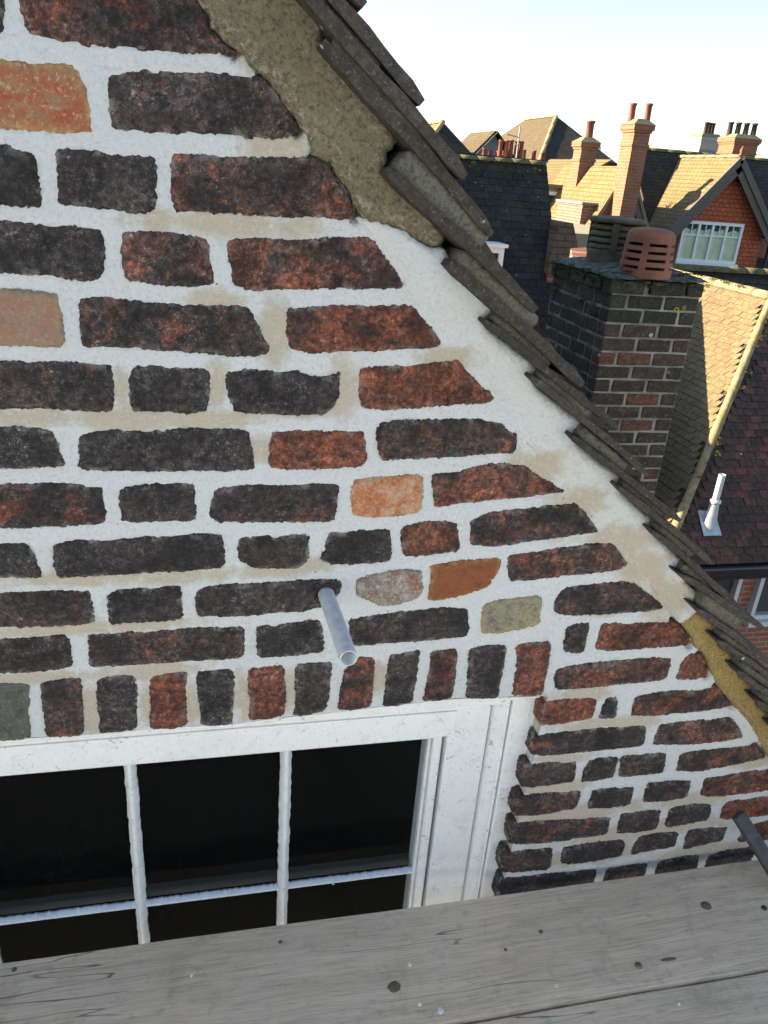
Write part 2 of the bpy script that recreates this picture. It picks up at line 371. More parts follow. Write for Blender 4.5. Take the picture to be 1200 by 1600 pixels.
def glass_material(name, tint=(0.9, 0.95, 0.95), rough=0.02):
    m, n, b = newmat(name); n.nodes.remove(b); out = n.nodes['Material Output']
    t = nd(n, 'ShaderNodeBsdfTransparent'); t.inputs[0].default_value = tint + (1,)
    g = nd(n, 'ShaderNodeBsdfGlossy'); g.inputs['Roughness'].default_value = rough
    fr = nd(n, 'ShaderNodeFresnel'); fr.inputs['IOR'].default_value = 1.5
    mx = nd(n, 'ShaderNodeMixShader'); lk(n, mth(n, 'MULTIPLY', fr.outputs[0], 0.22), mx.inputs[0]); lk(n, t.outputs[0], mx.inputs[1]); lk(n, g.outputs[0], mx.inputs[2])
    d = nd(n, 'ShaderNodeBsdfDiffuse'); d.inputs[0].default_value = (0.6, 0.6, 0.58, 1)
    v = objvec(n); vv = voro(n, v, 26); sp = mth(n, 'MULTIPLY', ramp(n, vv.outputs['Distance'], [(0.045, 1.0), (0.065, 0.0)]), ramp(n, vv.outputs['Color'], [(0.72, 0.0), (0.74, 0.9)]))
    dust = mth(n, 'MULTIPLY', ramp(n, noise(n, v, 500, 3, 0.7), [(0.46, 0.0), (0.72, 1.0)]), 0.04)
    mx2 = nd(n, 'ShaderNodeMixShader'); lk(n, mth(n, 'ADD', sp, dust), mx2.inputs[0]); lk(n, mx.outputs[0], mx2.inputs[1]); lk(n, d.outputs[0], mx2.inputs[2])
    lk(n, mx2.outputs[0], out.inputs['Surface'])
    return m
def wood_material():
    """weathered scaffold board: long grain, knots with rings, drying cracks, stains"""
    m, n, b = newmat('weathered_board'); v = objvec(n, True)
    tc = n.nodes.new('ShaderNodeTexCoord')
    s = n.nodes.new('ShaderNodeSeparateXYZ'); lk(n, tc.outputs['Object'], s.inputs[0])
    X, Y = s.outputs[0], s.outputs[1]
    wob = noise(n, v, 2.2, 3, 0.5)
    Yw = mth(n, 'ADD', Y, mth(n, 'MULTIPLY', wob, 0.035))
    def cmb(a, b_, c_=0.0):
        q = n.nodes.new('ShaderNodeCombineXYZ')
        for i, t in enumerate((a, b_, c_)):
            if hasattr(t, 'is_linked'): lk(n, t, q.inputs[i])
            else: q.inputs[i].default_value = t
        return q.outputs[0]
    oi = n.nodes.new('ShaderNodeObjectInfo'); rz = mth(n, 'MULTIPLY', oi.outputs['Random'], 20)
    g1 = noise(n, cmb(mth(n, 'MULTIPLY', X, 3.0), mth(n, 'MULTIPLY', Yw, 70.0), rz), 1.0, 6, 0.65, 0.3)
    g2 = noise(n, cmb(mth(n, 'MULTIPLY', X, 18.0), mth(n, 'MULTIPLY', Yw, 420.0), rz), 1.0, 4, 0.6)
    n1 = noise(n, v, 5, 6, 0.65, 0.6); n2 = noise(n, v, 45, 6, 0.7)
    c = mix(n, ramp(n, g1, [(0.32, 0.0), (0.68, 1.0)]), (0.62, 0.455, 0.310), (0.80, 0.61, 0.43))
    c = mix(n, ramp(n, g2, [(0.34, 0.45), (0.52, 0.0)]), c, (0.26, 0.21, 0.155))
    c = mix(n, ramp(n, n1, [(0.46, 0.0), (0.70, 0.45)]), c, (0.72, 0.60, 0.46))
    c = mix(n, ramp(n, n2, [(0.54, 0.0), (0.76, 0.5)]), c, (0.24, 0.20, 0.155))
    crk = noise(n, cmb(mth(n, 'MULTIPLY', X, 1.3), mth(n, 'MULTIPLY', Yw, 26.0), rz), 1.0, 2, 0.4)
    ck = ramp(n, mth(n, 'ABSOLUTE', mth(n, 'SUBTRACT', crk, 0.5)), [(0.0, 1.0), (0.006, 0.0)])
    ck = mth(n, 'MULTIPLY', ck, ramp(n, noise(n, v, 3.0, 2, 0.5), [(0.50, 0.0), (0.58, 1.0)]))
    c = mix(n, mth(n, 'MULTIPLY', ck, 0.85), c, (0.035, 0.03, 0.026))
    bl = ramp(n, noise(n, v, 7, 5, 0.7, 1.0), [(0.56, 0.0), (0.74, 0.45)]); c = mix(n, bl, c, (0.22, 0.17, 0.125))
    c = mix(n, mth(n, 'MULTIPLY', oi.outputs['Random'], 0.28), c, (0.25, 0.19, 0.14))
    lk(n, c, b.inputs['Base Color']); b.inputs['Roughness'].default_value = 0.85; b.inputs['Specular IOR Level'].default_value = 0.25
    h = mth(n, 'ADD', mth(n, 'ADD', mth(n, 'MULTIPLY', g1, 0.8), mth(n, 'MULTIPLY', g2, 0.5)), mth(n, 'MULTIPLY', ck, -2.0))
    bump(n, b, mth(n, 'ADD', h, mth(n, 'MULTIPLY', n2, 0.5)), 0.6, 0.0018)
    return m

M = {}
M['brick'] = brick_material()
M['orange'] = soft_brick('orange_brick', (0.42, 0.135, 0.055), (0.50, 0.20, 0.10), (0.55, 0.36, 0.25), (0.62, 0.50, 0.34), (0.52, 0.40, 0.22))
M['orange_pale'] = soft_brick('buff_red_brick', (0.36, 0.125, 0.062), (0.33, 0.20, 0.11), (0.40, 0.085, 0.045), (0.62, 0.50, 0.32), (0.50, 0.35, 0.14))
M['pink'] = soft_brick('pink_buff_brick', (0.33, 0.22, 0.15), (0.30, 0.20, 0.15), (0.36, 0.16, 0.11), (0.48, 0.36, 0.27), (0.42, 0.33, 0.17), 0.4)
M['terracotta'] = soft_brick('terracotta_brick', (0.29, 0.098, 0.038), (0.25, 0.085, 0.036), (0.20, 0.065, 0.03), (0.33, 0.14, 0.06), (0.45, 0.27, 0.10), 0.3)
M['yellow'] = soft_brick('yellow_stock_brick', (0.34, 0.29, 0.16), (0.27, 0.245, 0.19), (0.14, 0.12, 0.115), (0.50, 0.45, 0.30), (0.50, 0.41, 0.16), 0.5)
M['speck'] = soft_brick('lichened_brick', (0.22, 0.18, 0.15), (0.42, 0.40, 0.34), (0.28, 0.085, 0.05), (0.62, 0.60, 0.54), (0.35, 0.20, 0.14), 0.95)
M['greygreen'] = soft_brick('grey_green_brick', (0.105, 0.112, 0.092), (0.13, 0.125, 0.105), (0.06, 0.066, 0.060), (0.24, 0.23, 0.20), (0.20, 0.19, 0.17), 0.5)
M['mortar'] = mortar_material()
M['old_render'] = render_material('old_olive_render', (0.215, 0.182, 0.112), (0.265, 0.228, 0.142), (0.175, 0.158, 0.118), 0.8, 0.8)
M['yellow_render'] = render_material('ochre_render', (0.42, 0.290, 0.105), (0.46, 0.33, 0.14), (0.37, 0.27, 0.115), 0.0, 0.5)
M['verge_tile'] = tile_material('verge_tile_clay', (0.086, 0.070, 0.059), (0.140, 0.116, 0.100), (0.12, 0.104, 0.090), 0.3, 1.0, bs=0.008)
M['bedding'] = render_material('bedding_mortar', (0.175, 0.162, 0.125), (0.215, 0.200, 0.155), (0.120, 0.118, 0.092), 0.9, 0.3)
M['paint'] = paint_material()
M['glass'] = glass_material('window_glass', (0.75, 0.82, 0.82))
M['glass_far'] = glass_material('far_window_glass')
M['room'] = plain('dark_room', (0.012, 0.013, 0.014), 0.9, var=0.3, scale=3)
M['pipe'] = plain('zinc_pipe', (0.52, 0.54, 0.56), 0.45, 0.25, 0.35, 60, c2=(0.66, 0.68, 0.69), bs=0.0006)
M['hole'] = plain('shaded_gap_brick', (0.035, 0.018, 0.013), 0.95, 0, 1, 90, c2=(0.12, 0.045, 0.025), bs=0.003)  # dark tone stands in for the shade of the gap at the pipe
M['pipe_in'] = plain('pipe_inside', (0.30, 0.29, 0.25), 0.8, 0.0, 0.4, 40)
M['wood'] = wood_material()
M['slate'] = plain('dark_batten', (0.040, 0.042, 0.046), 0.7, 0, 0.4, 50, bs=0.002, c2=(0.075, 0.075, 0.078))
M['nail'] = plain('rusty_nail', (0.075, 0.060, 0.050), 0.65, 0.3, 0.5, 200)
M['brass'] = plain('brass_screw', (0.22, 0.19, 0.10), 0.5, 0.5, 0.5, 200)
M['flake'] = plain('mortar_crumb', (0.74, 0.71, 0.66), 0.9, 0, 0.2, 100)
M['knot'] = plain('board_knot', (0.13, 0.10, 0.075), 0.85, 0, 0.6, 160, bs=0.002, c2=(0.20, 0.16, 0.12))
M['tube'] = plain('galvanised_tube', (0.42, 0.43, 0.44), 0.45, 0.7, 0.3, 30)

# ================================================================== our house: gable wall, verge, window, chimney
def W(px, py, y=0.0):
    p = aty(px, py, y); return (p.x, p.z)
def PW(pts, y=0.0): return [W(a, b, y) for a, b in pts]
def chaikin(p, k=2):
    p = np.array(p, float)
    for _ in range(k):
        q = np.roll(p, -1, 0); p = np.stack([0.87*p + 0.13*q, 0.13*p + 0.87*q], 1).reshape(-1, 2)
    return p
def resample(p, step):
    p = np.asarray(p, float); q = np.vstack([p, p[:1]]); L = np.r_[0, np.cumsum(np.linalg.norm(np.diff(q, axis=0), axis=1))]
    n = max(8, int(L[-1]/step)); t = np.linspace(0, L[-1], n, endpoint=False)
    return np.stack([np.interp(t, L, q[:, 0]), np.interp(t, L, q[:, 1])], 1)
def relief(name, poly, hfun, mat, parent, cell=0.006, step=0.004, jag=0.0012, depth=0.03, seed=0, ck=2, rimw=0.008, front=0.0, damp=None, grow=0.0):
    """a slab seen from -y: outline poly (x, z), front surface at y = front - hfun, skirt going back to y = depth"""
    b = resample(chaikin(poly, ck), step)
    t = np.roll(b, -1, 0) - np.roll(b, 1, 0); nn = np.stack([t[:, 1], -t[:, 0]], 1); nn /= np.linalg.norm(nn, axis=1)[:, None] + 1e-9
    ar = np.sum(b[:, 0]*np.roll(b[:, 1], -1) - np.roll(b[:, 0], -1)*b[:, 1]); b = b + nn*(grow if ar > 0 else -grow); b = b + nn*(fbm(b[:, 0], b[:, 1], 330, 3, seed)*jag*1.7 + fbm(b[:, 0], b[:, 1], 28, 2, seed+5)*jag*0.5)[:, None]
    x0, z0 = b.min(0); x1, z1 = b.max(0)
    gx, gz = np.meshgrid(np.arange(x0, x1, cell), np.arange(z0, z1, cell)); P = np.stack([gx.ravel(), gz.ravel()], 1)
    rs = np.random.RandomState(seed+1); P = P + rs.uniform(-0.25, 0.25, P.shape)*cell
    P = P[inside(P, b)]
    if len(P): P = P[seg_dist(P, b) > 0.5*cell]
    A = np.vstack([b, P]); nb = len(b)
    vo, eo, fo, *_ = geometry.delaunay_2d_cdt([Vector(q) for q in A.tolist()], [], [list(range(nb))], 1, 1e-7)
    V = np.array([tuple(q) for q in vo]); d = seg_dist(V, b); d[d < 1e-6] = 0
    h = hfun(V[:, 0], V[:, 1], d)
    verts = np.stack([V[:, 0], front - h, V[:, 1]], 1)
    faces = []
    for f in fo:
        f = list(f); a_, b_, c_ = V[f[0]], V[f[1]], V[f[2]]
        if (b_[0]-a_[0])*(c_[1]-a_[1]) - (b_[1]-a_[1])*(c_[0]-a_[0]) < 0: f = f[::-1]
        faces.append(tuple(f))
    # skirt from the outline (edges used once)
    cnt = {}
    for f in faces:
        for i in range(len(f)):
            e = (f[i], f[(i+1) % len(f)]); k = (min(e), max(e)); cnt.setdefault(k, []).append(e)
    back = {}; extra = []
    for k, es in cnt.items():
        if len(es) == 1:
            a_, c_ = es[0]
            for q in (a_, c_):
                if q not in back: back[q] = len(verts) + len(extra); extra.append((verts[q][0], depth, verts[q][2]))
            faces.append((c_, a_, back[a_], back[c_]))
    if extra: verts = np.vstack([verts, np.array(extra)])
    o = mesh_obj(name, verts, faces, mat, parent, True)
    rim = np.zeros(len(verts)); rim[:len(d)] = 1 - smoothstep(0, rimw, d); rim[len(d):] = 0
    at = o.data.attributes.new('rim', 'FLOAT', 'POINT'); at.data.foreach_set('value', rim.astype(np.float32))
    if damp is not None:
        dv = np.zeros(len(verts)); dv[:len(d)] = damp(V[:, 0], V[:, 1])
        at = o.data.attributes.new('damp', 'FLOAT', 'POINT'); at.data.foreach_set('value', dv.astype(np.float32))
    return o

house = empty('brick_house', (0, 0, 0), 'old brick gable house with white pointing, tiled verge and white sash window beside the boards', 'house')

# ---- bricks traced course by course: kind, red, brown, bloom, outline in photograph pixels
BR = []
def br(kind, r, g, b, *pts): BR.append((kind, r, g, b, [(pts[i], pts[i+1]) for i in range(0, len(pts), 2)]))
br('d',.25,.7,.3, -75,-60,3,-60,7,50,5,56,-75,50)
br('d',.45,.6,.5, 26,-60,285,-60,305,2,320,25,328,50,350,70,371,84,300,82,250,79,180,74,130,70,95,62,43,53,34,25)
br('orange_pale',0,0,0, -75,88,0,94,40,98,110,101,122,112,131,132,138,155,141,180,143,205,120,208,60,203,0,200,-75,197)
br('d',.24,.8,.7, 168,116,215,110,262,111,320,115,400,120,411,121,430,145,455,183,466,195,467,208,440,215,400,215,340,212,290,209,240,205,195,203,177,199,172,170,170,135)
br('d',.0,.05,.3, -75,222,0,227,18,228,24,236,52,240,56,260,60,285,63,300,63,322,30,321,0,318,-75,314)
br('d',.12,.4,.6, 91,233,150,238,200,245,235,246,242,255,243,275,243,305,240,331,200,330,150,324,110,320,94,318,92,290,90,262)
br('d',.38,.8,.6, 270,245,300,243,345,247,420,247,485,247,498,249,512,258,522,275,535,298,545,315,557,340,540,342,500,340,440,338,360,333,300,330,275,328,268,300,268,265)
br('d',.04,.35,.5, -75,340,0,346,60,352,120,355,155,360,160,375,163,395,163,425,150,438,125,438,80,430,40,427,0,426,-75,424)
br('d',.50,1,1, 192,364,240,363,290,368,320,372,327,390,331,420,332,443,310,447,270,446,225,441,196,436,192,410,190,385)
br('d',.58,.8,.6, 354,380,360,374,400,374,460,377,500,374,545,373,575,370,588,382,603,400,615,420,625,435,629,448,600,450,520,451,440,450,390,452,365,444,360,415)
br('pink',0,0,0, -75,448,0,452,50,456,88,460,93,480,98,505,101,525,97,542,60,543,40,540,0,542,-75,540)
br('d',.38,.5,.6, 126,468,150,465,200,470,250,475,300,478,340,478,385,480,395,492,405,515,415,535,421,548,410,555,360,555,300,550,240,545,180,542,130,540,126,510)
br('d',.66,.8,.35, 449,484,480,481,540,477,600,477,640,478,655,490,665,505,680,520,690,537,680,543,650,545,600,547,540,549,480,551,455,545,448,520)
br('d',.28,.5,.4, -75,563,0,565,60,566,120,568,172,570,176,590,178,615,176,642,130,641,60,638,0,638,-75,637)
br('d',.08,.3,.5, 209,574,250,573,300,576,326,578,327,600,325,625,320,642,300,645,250,644,206,643,203,620,203,590)
br('d',.08,.25,.4, 354,585,375,578,420,580,465,580,480,588,505,590,532,582,530,600,529,620,522,635,505,646,470,648,420,646,365,645,358,620,354,600)
br('d',.95,.9,.35, 563,576,600,573,650,568,690,566,716,563,725,575,740,590,750,602,765,615,772,624,760,630,700,632,650,637,600,641,565,638,560,620,562,595)
br('d',.05,.1,.8, -75,666,0,668,50,668,82,672,88,690,95,710,100,728,60,730,0,731,-75,731)
br('d',.03,.3,.5, 122,680,160,673,210,674,250,676,290,670,330,670,388,675,390,690,395,710,397,733,360,735,300,735,250,735,180,736,122,733,125,705)
br('d',.85,.8,.35, 425,678,450,674,500,675,545,676,569,674,571,700,571,720,560,730,500,732,450,733,422,729,421,700)
br('d',.32,.8,.25, 588,668,600,662,640,657,690,656,740,655,765,656,785,663,795,675,805,680,808,690,804,707,770,708,720,712,660,716,620,717,600,719,594,712,590,690)
br('d',.42,.3,.4, -75,755,0,757,60,756,120,757,160,760,163,780,165,805,163,821,120,822,60,824,0,824,-75,824)
br('d',.08,.4,.3, 188,764,240,757,280,755,303,757,305,775,306,800,304,813,260,814,210,815,190,813,187,790)
br('d',.40,.5,.5, 330,768,370,760,410,758,450,760,490,756,528,757,528,775,525,795,521,814,480,815,430,815,380,816,340,815,328,808,330,790)
br('orange',0,0,0, 551,756,556,751,600,746,655,742,660,750,660,775,658,793,650,801,620,806,570,808,550,806,549,780)
br('d',.55,.7,.4, 676,742,720,737,760,726,790,725,820,731,840,745,860,755,872,763,883,768,850,772,810,777,760,782,715,788,680,792,677,770)
br('d',.02,.1,.5, -75,852,0,851,35,850,48,858,55,878,63,895,60,902,30,902,0,902,-75,902)
br('d',.22,.3,.4, 84,852,120,844,170,845,230,840,290,836,345,836,349,850,350,870,348,886,300,890,250,894,180,897,130,900,90,901,85,880)
br('d',.08,.5,.4, 374,840,420,838,483,836,482,850,480,875,472,886,440,888,400,888,372,875)
br('d',.04,.2,.5, 513,835,540,832,580,828,607,828,610,845,611,868,608,876,570,881,520,882,502,875,508,855)
br('d',.62,.8,.4, 627,825,660,817,690,815,715,816,716,835,718,855,714,862,680,865,640,870,631,868,628,845)
br('d',.35,.4,.4, 736,812,770,802,800,797,840,793,880,789,900,788,912,800,925,817,934,831,900,835,860,842,800,850,760,855,735,853,734,835)
br('d',.36,.7,.4, -75,930,0,927,60,925,110,923,140,925,143,945,146,972,120,976,60,979,0,980,-75,981)
br('d',.04,.3,.5, 169,930,190,922,230,920,280,917,282,935,285,960,284,967,240,971,200,973,171,975,169,950)
br('d',.14,.5,.5, 308,925,330,917,370,913,420,911,470,907,500,906,530,907,535,915,530,928,520,937,500,950,470,956,430,958,380,962,340,964,310,962,306,945)
br('speck',0,0,0, 560,905,590,896,630,891,658,892,660,905,659,925,652,935,620,944,595,946,580,938,558,930,557,918)
br('terracotta',0,0,0, 673,885,700,880,740,875,780,872,782,880,777,895,768,905,762,918,740,924,720,930,690,937,670,937,673,920,675,900)
br('d',.48,.9,.7, 796,868,830,862,880,856,930,850,955,850,968,865,981,882,970,890,930,895,880,900,840,905,795,910,793,890)
br('d',.05,.6,.7, -75,1000,0,1000,50,997,100,994,107,1000,110,1020,113,1040,90,1046,50,1050,10,1052,-75,1058)
br('d',.32,.7,.5, 138,993,170,992,220,987,280,983,340,981,380,982,381,1000,380,1020,376,1028,330,1031,250,1036,180,1041,140,1042,140,1020)
br('d',.05,.3,.6, 402,982,415,977,435,978,460,972,500,970,504,985,505,1018,470,1023,403,1027,403,1000)
br('d',.12,.5,.35, 546,968,580,963,620,957,680,951,730,951,733,965,732,985,728,995,680,1000,620,1004,570,1008,550,1010,547,990)
br('yellow',0,0,0, 756,945,770,940,800,936,846,932,845,950,843,975,820,982,780,988,752,989,752,970)
br('d',.32,.8,.4, 876,925,890,917,920,915,950,910,975,910,995,915,1015,930,1030,942,1037,950,1010,956,960,958,900,962,875,960,864,955,868,940)
# soldier course over the window
br('greygreen',0,0,0, -40,1072,0,1069,40,1068,45,1075,46,1100,47,1130,47,1150,30,1156,0,1157,-40,1160)
br('d',.34,.8,.5, 63,1068,90,1063,125,1060,128,1080,129,1110,130,1145,120,1150,72,1152,70,1120,65,1085)
br('d',.06,.4,.5, 152,1062,180,1057,210,1055,213,1080,213,1110,215,1138,190,1143,155,1146,155,1120,151,1090)
br('d',.85,1,.3, 234,1058,260,1054,291,1050,290,1080,290,1110,294,1132,270,1138,235,1138,237,1110,235,1080)
br('d',.02,.1,.8, 309,1050,340,1047,365,1046,365,1080,363,1110,362,1130,330,1134,312,1131,312,1100,308,1075)
br('d',.78,.8,.4, 388,1047,415,1042,442,1042,445,1060,446,1090,443,1118,420,1123,390,1125,390,1100,389,1070)
br('d',.10,.7,.5, 462,1040,490,1037,519,1036,516,1060,514,1090,508,1112,480,1118,457,1119,461,1090,462,1060)
br('d',.58,.9,.4, 540,1045,560,1028,584,1026,585,1050,581,1080,579,1103,555,1109,528,1109,532,1080,536,1060)
br('d',.25,.5,.4, 609,1024,630,1021,657,1018,653,1045,648,1075,644,1097,620,1103,599,1104,603,1070,607,1040)
br('d',.55,1,.3, 674,1018,700,1016,713,1015,712,1040,709,1070,706,1090,685,1094,661,1096,666,1070,672,1040)
br('d',.16,.6,.5, 735,1015,760,1010,791,1008,787,1040,781,1070,777,1090,750,1091,728,1090,731,1060,733,1035)
br('d',.74,.8,.4, 807,1007,830,1005,860,1004,858,1030,852,1060,847,1085,825,1087,800,1086,804,1065,808,1040)
# courses right of the window
br('d',.22,.8,.5, 886,982,900,976,921,975,918,990,914,1010,910,1020,890,1020,880,1016,883,1000)
br('d',.66,.9,.5, 940,975,980,974,1030,974,1055,973,1065,982,1075,995,1080,1007,1050,1010,1000,1014,950,1017,932,1015,936,995)
br('d',.50,1,.6, 870,1045,900,1040,950,1035,1000,1029,1048,1028,1046,1045,1040,1062,1000,1066,950,1071,900,1076,868,1076,867,1060)
br('d',.62,1,.5, 1068,1030,1080,1022,1096,1022,1102,1035,1107,1050,1105,1058,1080,1063,1056,1063,1060,1045)
br('d',.88,.8,.2, 848,1100,870,1094,900,1093,933,1092,930,1105,925,1122,900,1127,870,1131,843,1133,845,1115)
br('d',.0,.1,.5, 948,1092,964,1090,963,1105,962,1120,945,1123,936,1122,941,1108)
br('d',.45,.9,.4, 995,1088,1030,1083,1060,1078,1090,1080,1120,1073,1128,1080,1138,1095,1145,1103,1120,1108,1070,1114,1020,1118,985,1119,988,1105)
br('d',.38,.4,.3, 838,1150,870,1145,920,1140,970,1136,1010,1135,1008,1150,1005,1166,960,1170,900,1176,850,1181,830,1178,834,1165)
br('d',.48,1,1, 1032,1132,1070,1128,1110,1124,1142,1122,1152,1135,1162,1150,1140,1156,1080,1162,1020,1164,1025,1148)
br('d',.36,.9,.4, 820,1197,850,1193,901,1190,899,1205,896,1222,860,1227,830,1231,815,1229,817,1212)
br('d',.0,.1,.2, 918,1188,940,1185,966,1184,962,1200,957,1214,930,1220,908,1222,913,1205)
br('d',.12,.7,.5, 971,1182,1000,1180,1040,1178,1040,1190,1035,1207,1000,1211,967,1214,969,1200)
br('d',.42,.9,.4, 1063,1182,1080,1175,1130,1170,1180,1165,1190,1175,1196,1183,1170,1190,1120,1200,1090,1206,1056,1204,1060,1195)
br('d',.34,.8,.3, 810,1245,850,1240,908,1236,904,1250,900,1264,860,1270,830,1274,802,1274,803,1260)
br('d',.0,.05,.4, 928,1235,960,1232,992,1228,988,1245,984,1258,950,1262,918,1264,922,1250)
br('d',.14,.7,.4, 1012,1224,1050,1220,1080,1220,1077,1235,1072,1247,1040,1252,1005,1253,1008,1240)
br('d',.52,.9,.3, 1100,1216,1140,1211,1200,1202,1250,1196,1250,1230,1200,1235,1150,1242,1105,1245,1093,1243,1097,1230)
br('d',.42,.5,.3, 800,1288,840,1283,900,1280,953,1277,951,1290,948,1303,900,1310,850,1317,810,1320,795,1318,797,1300)
br('d',.10,.7,.4, 970,1272,1000,1268,1032,1267,1030,1280,1026,1295,1000,1300,964,1303,966,1285)
br('d',.0,.15,.4, 1048,1264,1080,1257,1110,1257,1110,1270,1105,1280,1080,1286,1040,1292,1043,1278)
br('d',.85,1,.3, 1132,1255,1160,1250,1200,1245,1250,1240,1250,1268,1180,1276,1140,1280,1122,1280,1127,1265)
br('d',.36,.9,.3, 788,1332,820,1328,862,1325,862,1340,858,1358,820,1362,782,1362,784,1345)
br('d',.0,.15,.3, 881,1324,920,1318,976,1312,975,1325,970,1338,930,1345,890,1351,876,1348,878,1335)
br('d',.12,.7,.4, 1000,1308,1030,1302,1060,1300,1058,1312,1052,1323,1020,1328,984,1336,990,1322)
br('d',.05,.5,.5, 1075,1297,1110,1293,1137,1291,1133,1305,1127,1315,1100,1320,1066,1328,1070,1312)
br('d',.55,.7,.4, 1158,1300,1170,1290,1200,1282,1250,1278,1250,1305,1200,1312,1152,1316)
br('d',.05,.5,.3, 785,1374,830,1368,880,1364,932,1358,930,1372,925,1385,880,1395,830,1402,775,1406,780,1388)
br('d',.10,.8,.4, 950,1358,980,1352,1012,1350,1008,1365,1002,1380,960,1386,940,1386,945,1370)
br('d',.0,.4,.5, 1030,1346,1060,1340,1092,1336,1090,1350,1085,1365,1050,1370,1022,1374,1026,1358)
br('d',.05,.4,.6, 1108,1338,1130,1330,1176,1324,1178,1335,1170,1350,1140,1356,1100,1362,1104,1350)

# ---- mortar bed of the wall, cut at the window opening and below the verge
REV = [W(856, 1088), W(781, 1405)]                      # right reveal of the opening
def x_rev(z):
    (x0, z0), (x1, z1) = REV; return x0 + (z - z0)*(x1-x0)/(z1-z0)
HEAD = np.array(sorted(PW([(-40,1161),(47,1153),(130,1149),(215,1141),(294,1135),(362,1132),(443,1121),(508,1115),(579,1106),(644,1099),(706,1092),(777,1090),(852,1088)])))
def z_head(x): return np.interp(x, HEAD[:, 0], HEAD[:, 1])
VG0 = aty(504, 65, 0.0); VG1 = aty(1060, 896, 0.0)      # line of the tile heads on the wall face
VS = (VG1.z - VG0.z)/(VG1.x - VG0.x)
def z_verge(x): return VG0.z + (x - VG0.x)*VS
DAMP = [(60,650,.10,.02),(200,655,.10,.02),(340,655,.09,.02),(470,640,.08,.02),(540,615,.04,.05),(430,520,.03,.05),(120,905,.12,.018),(280,900,.09,.018),(420,892,.09,.018),(480,885,.06,.02),
        (440,103,.05,.03),(440,228,.05,.03),(360,350,.14,.02),(330,470,.05,.02),(700,560,.05,.02),(830,735,.06,.04),(900,795,.05,.05),(960,850,.06,.06),(1000,900,.07,.06),(1040,930,.06,.06),(950,955,.05,.015),
        (80,985,.14,.015),(250,975,.08,.015),(60,1060,.13,.015),(230,1050,.1,.02),(140,1110,.02,.06),(230,1100,.02,.05),(300,1095,.02,.05),(380,1090,.02,.05),(455,1080,.02,.05),(590,1060,.02,.04),
        (900,1085,.1,.02),(960,1130,.12,.02),(880,1185,.1,.02),(860,1230,.1,.02),(900,1270,.2,.03),(1000,1300,.25,.03),(900,1340,.2,.03),(1100,1330,.15,.03),(1180,1190,.08,.02),(1090,1250,.12,.03),(190,600,.015,.04),(340,610,.02,.04),(405,700,.02,.03)]
DW = [(W(a, b), sx, sz) for a, b, sx, sz in DAMP]
def damp_at(x, z):
    v = np.zeros_like(np.asarray(x, float))
    for (cx, cz), sx, sz in DW: v = np.maximum(v, np.exp(-(((x-cx)/sx)**2 + ((z-cz)/sz)**2)*1.2))
    return v*0.85
CELL = 0.0055
CRACKS = [[(408,118),(440,163),(462,194),(467,204)], [(488,247),(500,250),(513,259),(526,280),(541,301),(557,338)], [(305,-4),(320,24),(329,48),(350,69),(368,82)], [(1053,968),(1066,984),(1080,1002),(1080,1010)], [(1094,1021),(1108,1049),(1106,1056)], [(1120,1072),(1136,1091),(1146,1104)], [(1180,1165),(1196,1182)]]
gx = np.arange(-0.95, 1.62, CELL); gz = np.arange(ZC-1.75, ZC+0.60, CELL)
X, Z = np.meshgrid(gx, gz); nx, nz = X.shape[1], X.shape[0]; X = X.ravel().copy(); Z = Z.ravel().copy()
Xr = x_rev(Z); Zh = z_head(X)
hole = (X < Xr) & (Z < Zh); over = Z > z_verge(X) - 0.03
# snap the cut edges
s1 = hole & (X > Xr - CELL); s2 = hole & (Z > Zh - CELL) & ~s1
X[s1] = Xr[s1]; Z[s2] = Zh[s2]; hole = hole & ~s1 & ~s2
hY = 0.0016*fbm(X, Z, 22, 3, 3) + 0.0016*fbm(X, Z, 80, 3, 8) + 0.0008*fbm(X*0.35, Z, 120, 2, 11)
for _k, _r, _g, _b, _p in BR:                           # the bed sinks behind each brick
    _q = np.array(PW(_p)); _lo, _hi = _q.min(0), _q.max(0)
    _i = np.where((X > _lo[0]) & (X < _hi[0]) & (Z > _lo[1]) & (Z < _hi[1]))[0]
    _P = np.stack([X[_i], Z[_i]], 1); _in = inside(_P, _q); _i = _i[_in]
    if len(_i): hY[_i] -= 0.008*smoothstep(0.002, 0.008, seg_dist(_P[_in], _q))
for _c in CRACKS:
    _d = seg_dist(np.stack([X, Z], 1), PW(_c), False); hY -= 0.022*(1-smoothstep(0.003, 0.008, _d))
dead = hole | over
idx = np.arange(nx*nz).reshape(nz, nx)
q = np.stack([idx[:-1, :-1].ravel(), idx[:-1, 1:].ravel(), idx[1:, 1:].ravel(), idx[1:, :-1].ravel()], 1)
q = q[~dead[q].any(1)]
used = np.unique(q); remap = -np.ones(nx*nz, int); remap[used] = np.arange(len(used))
mv = np.stack([X[used], 0.0008-hY[used], Z[used]], 1); mf = remap[q].tolist(); dmp = damp_at(X[used], Z[used])
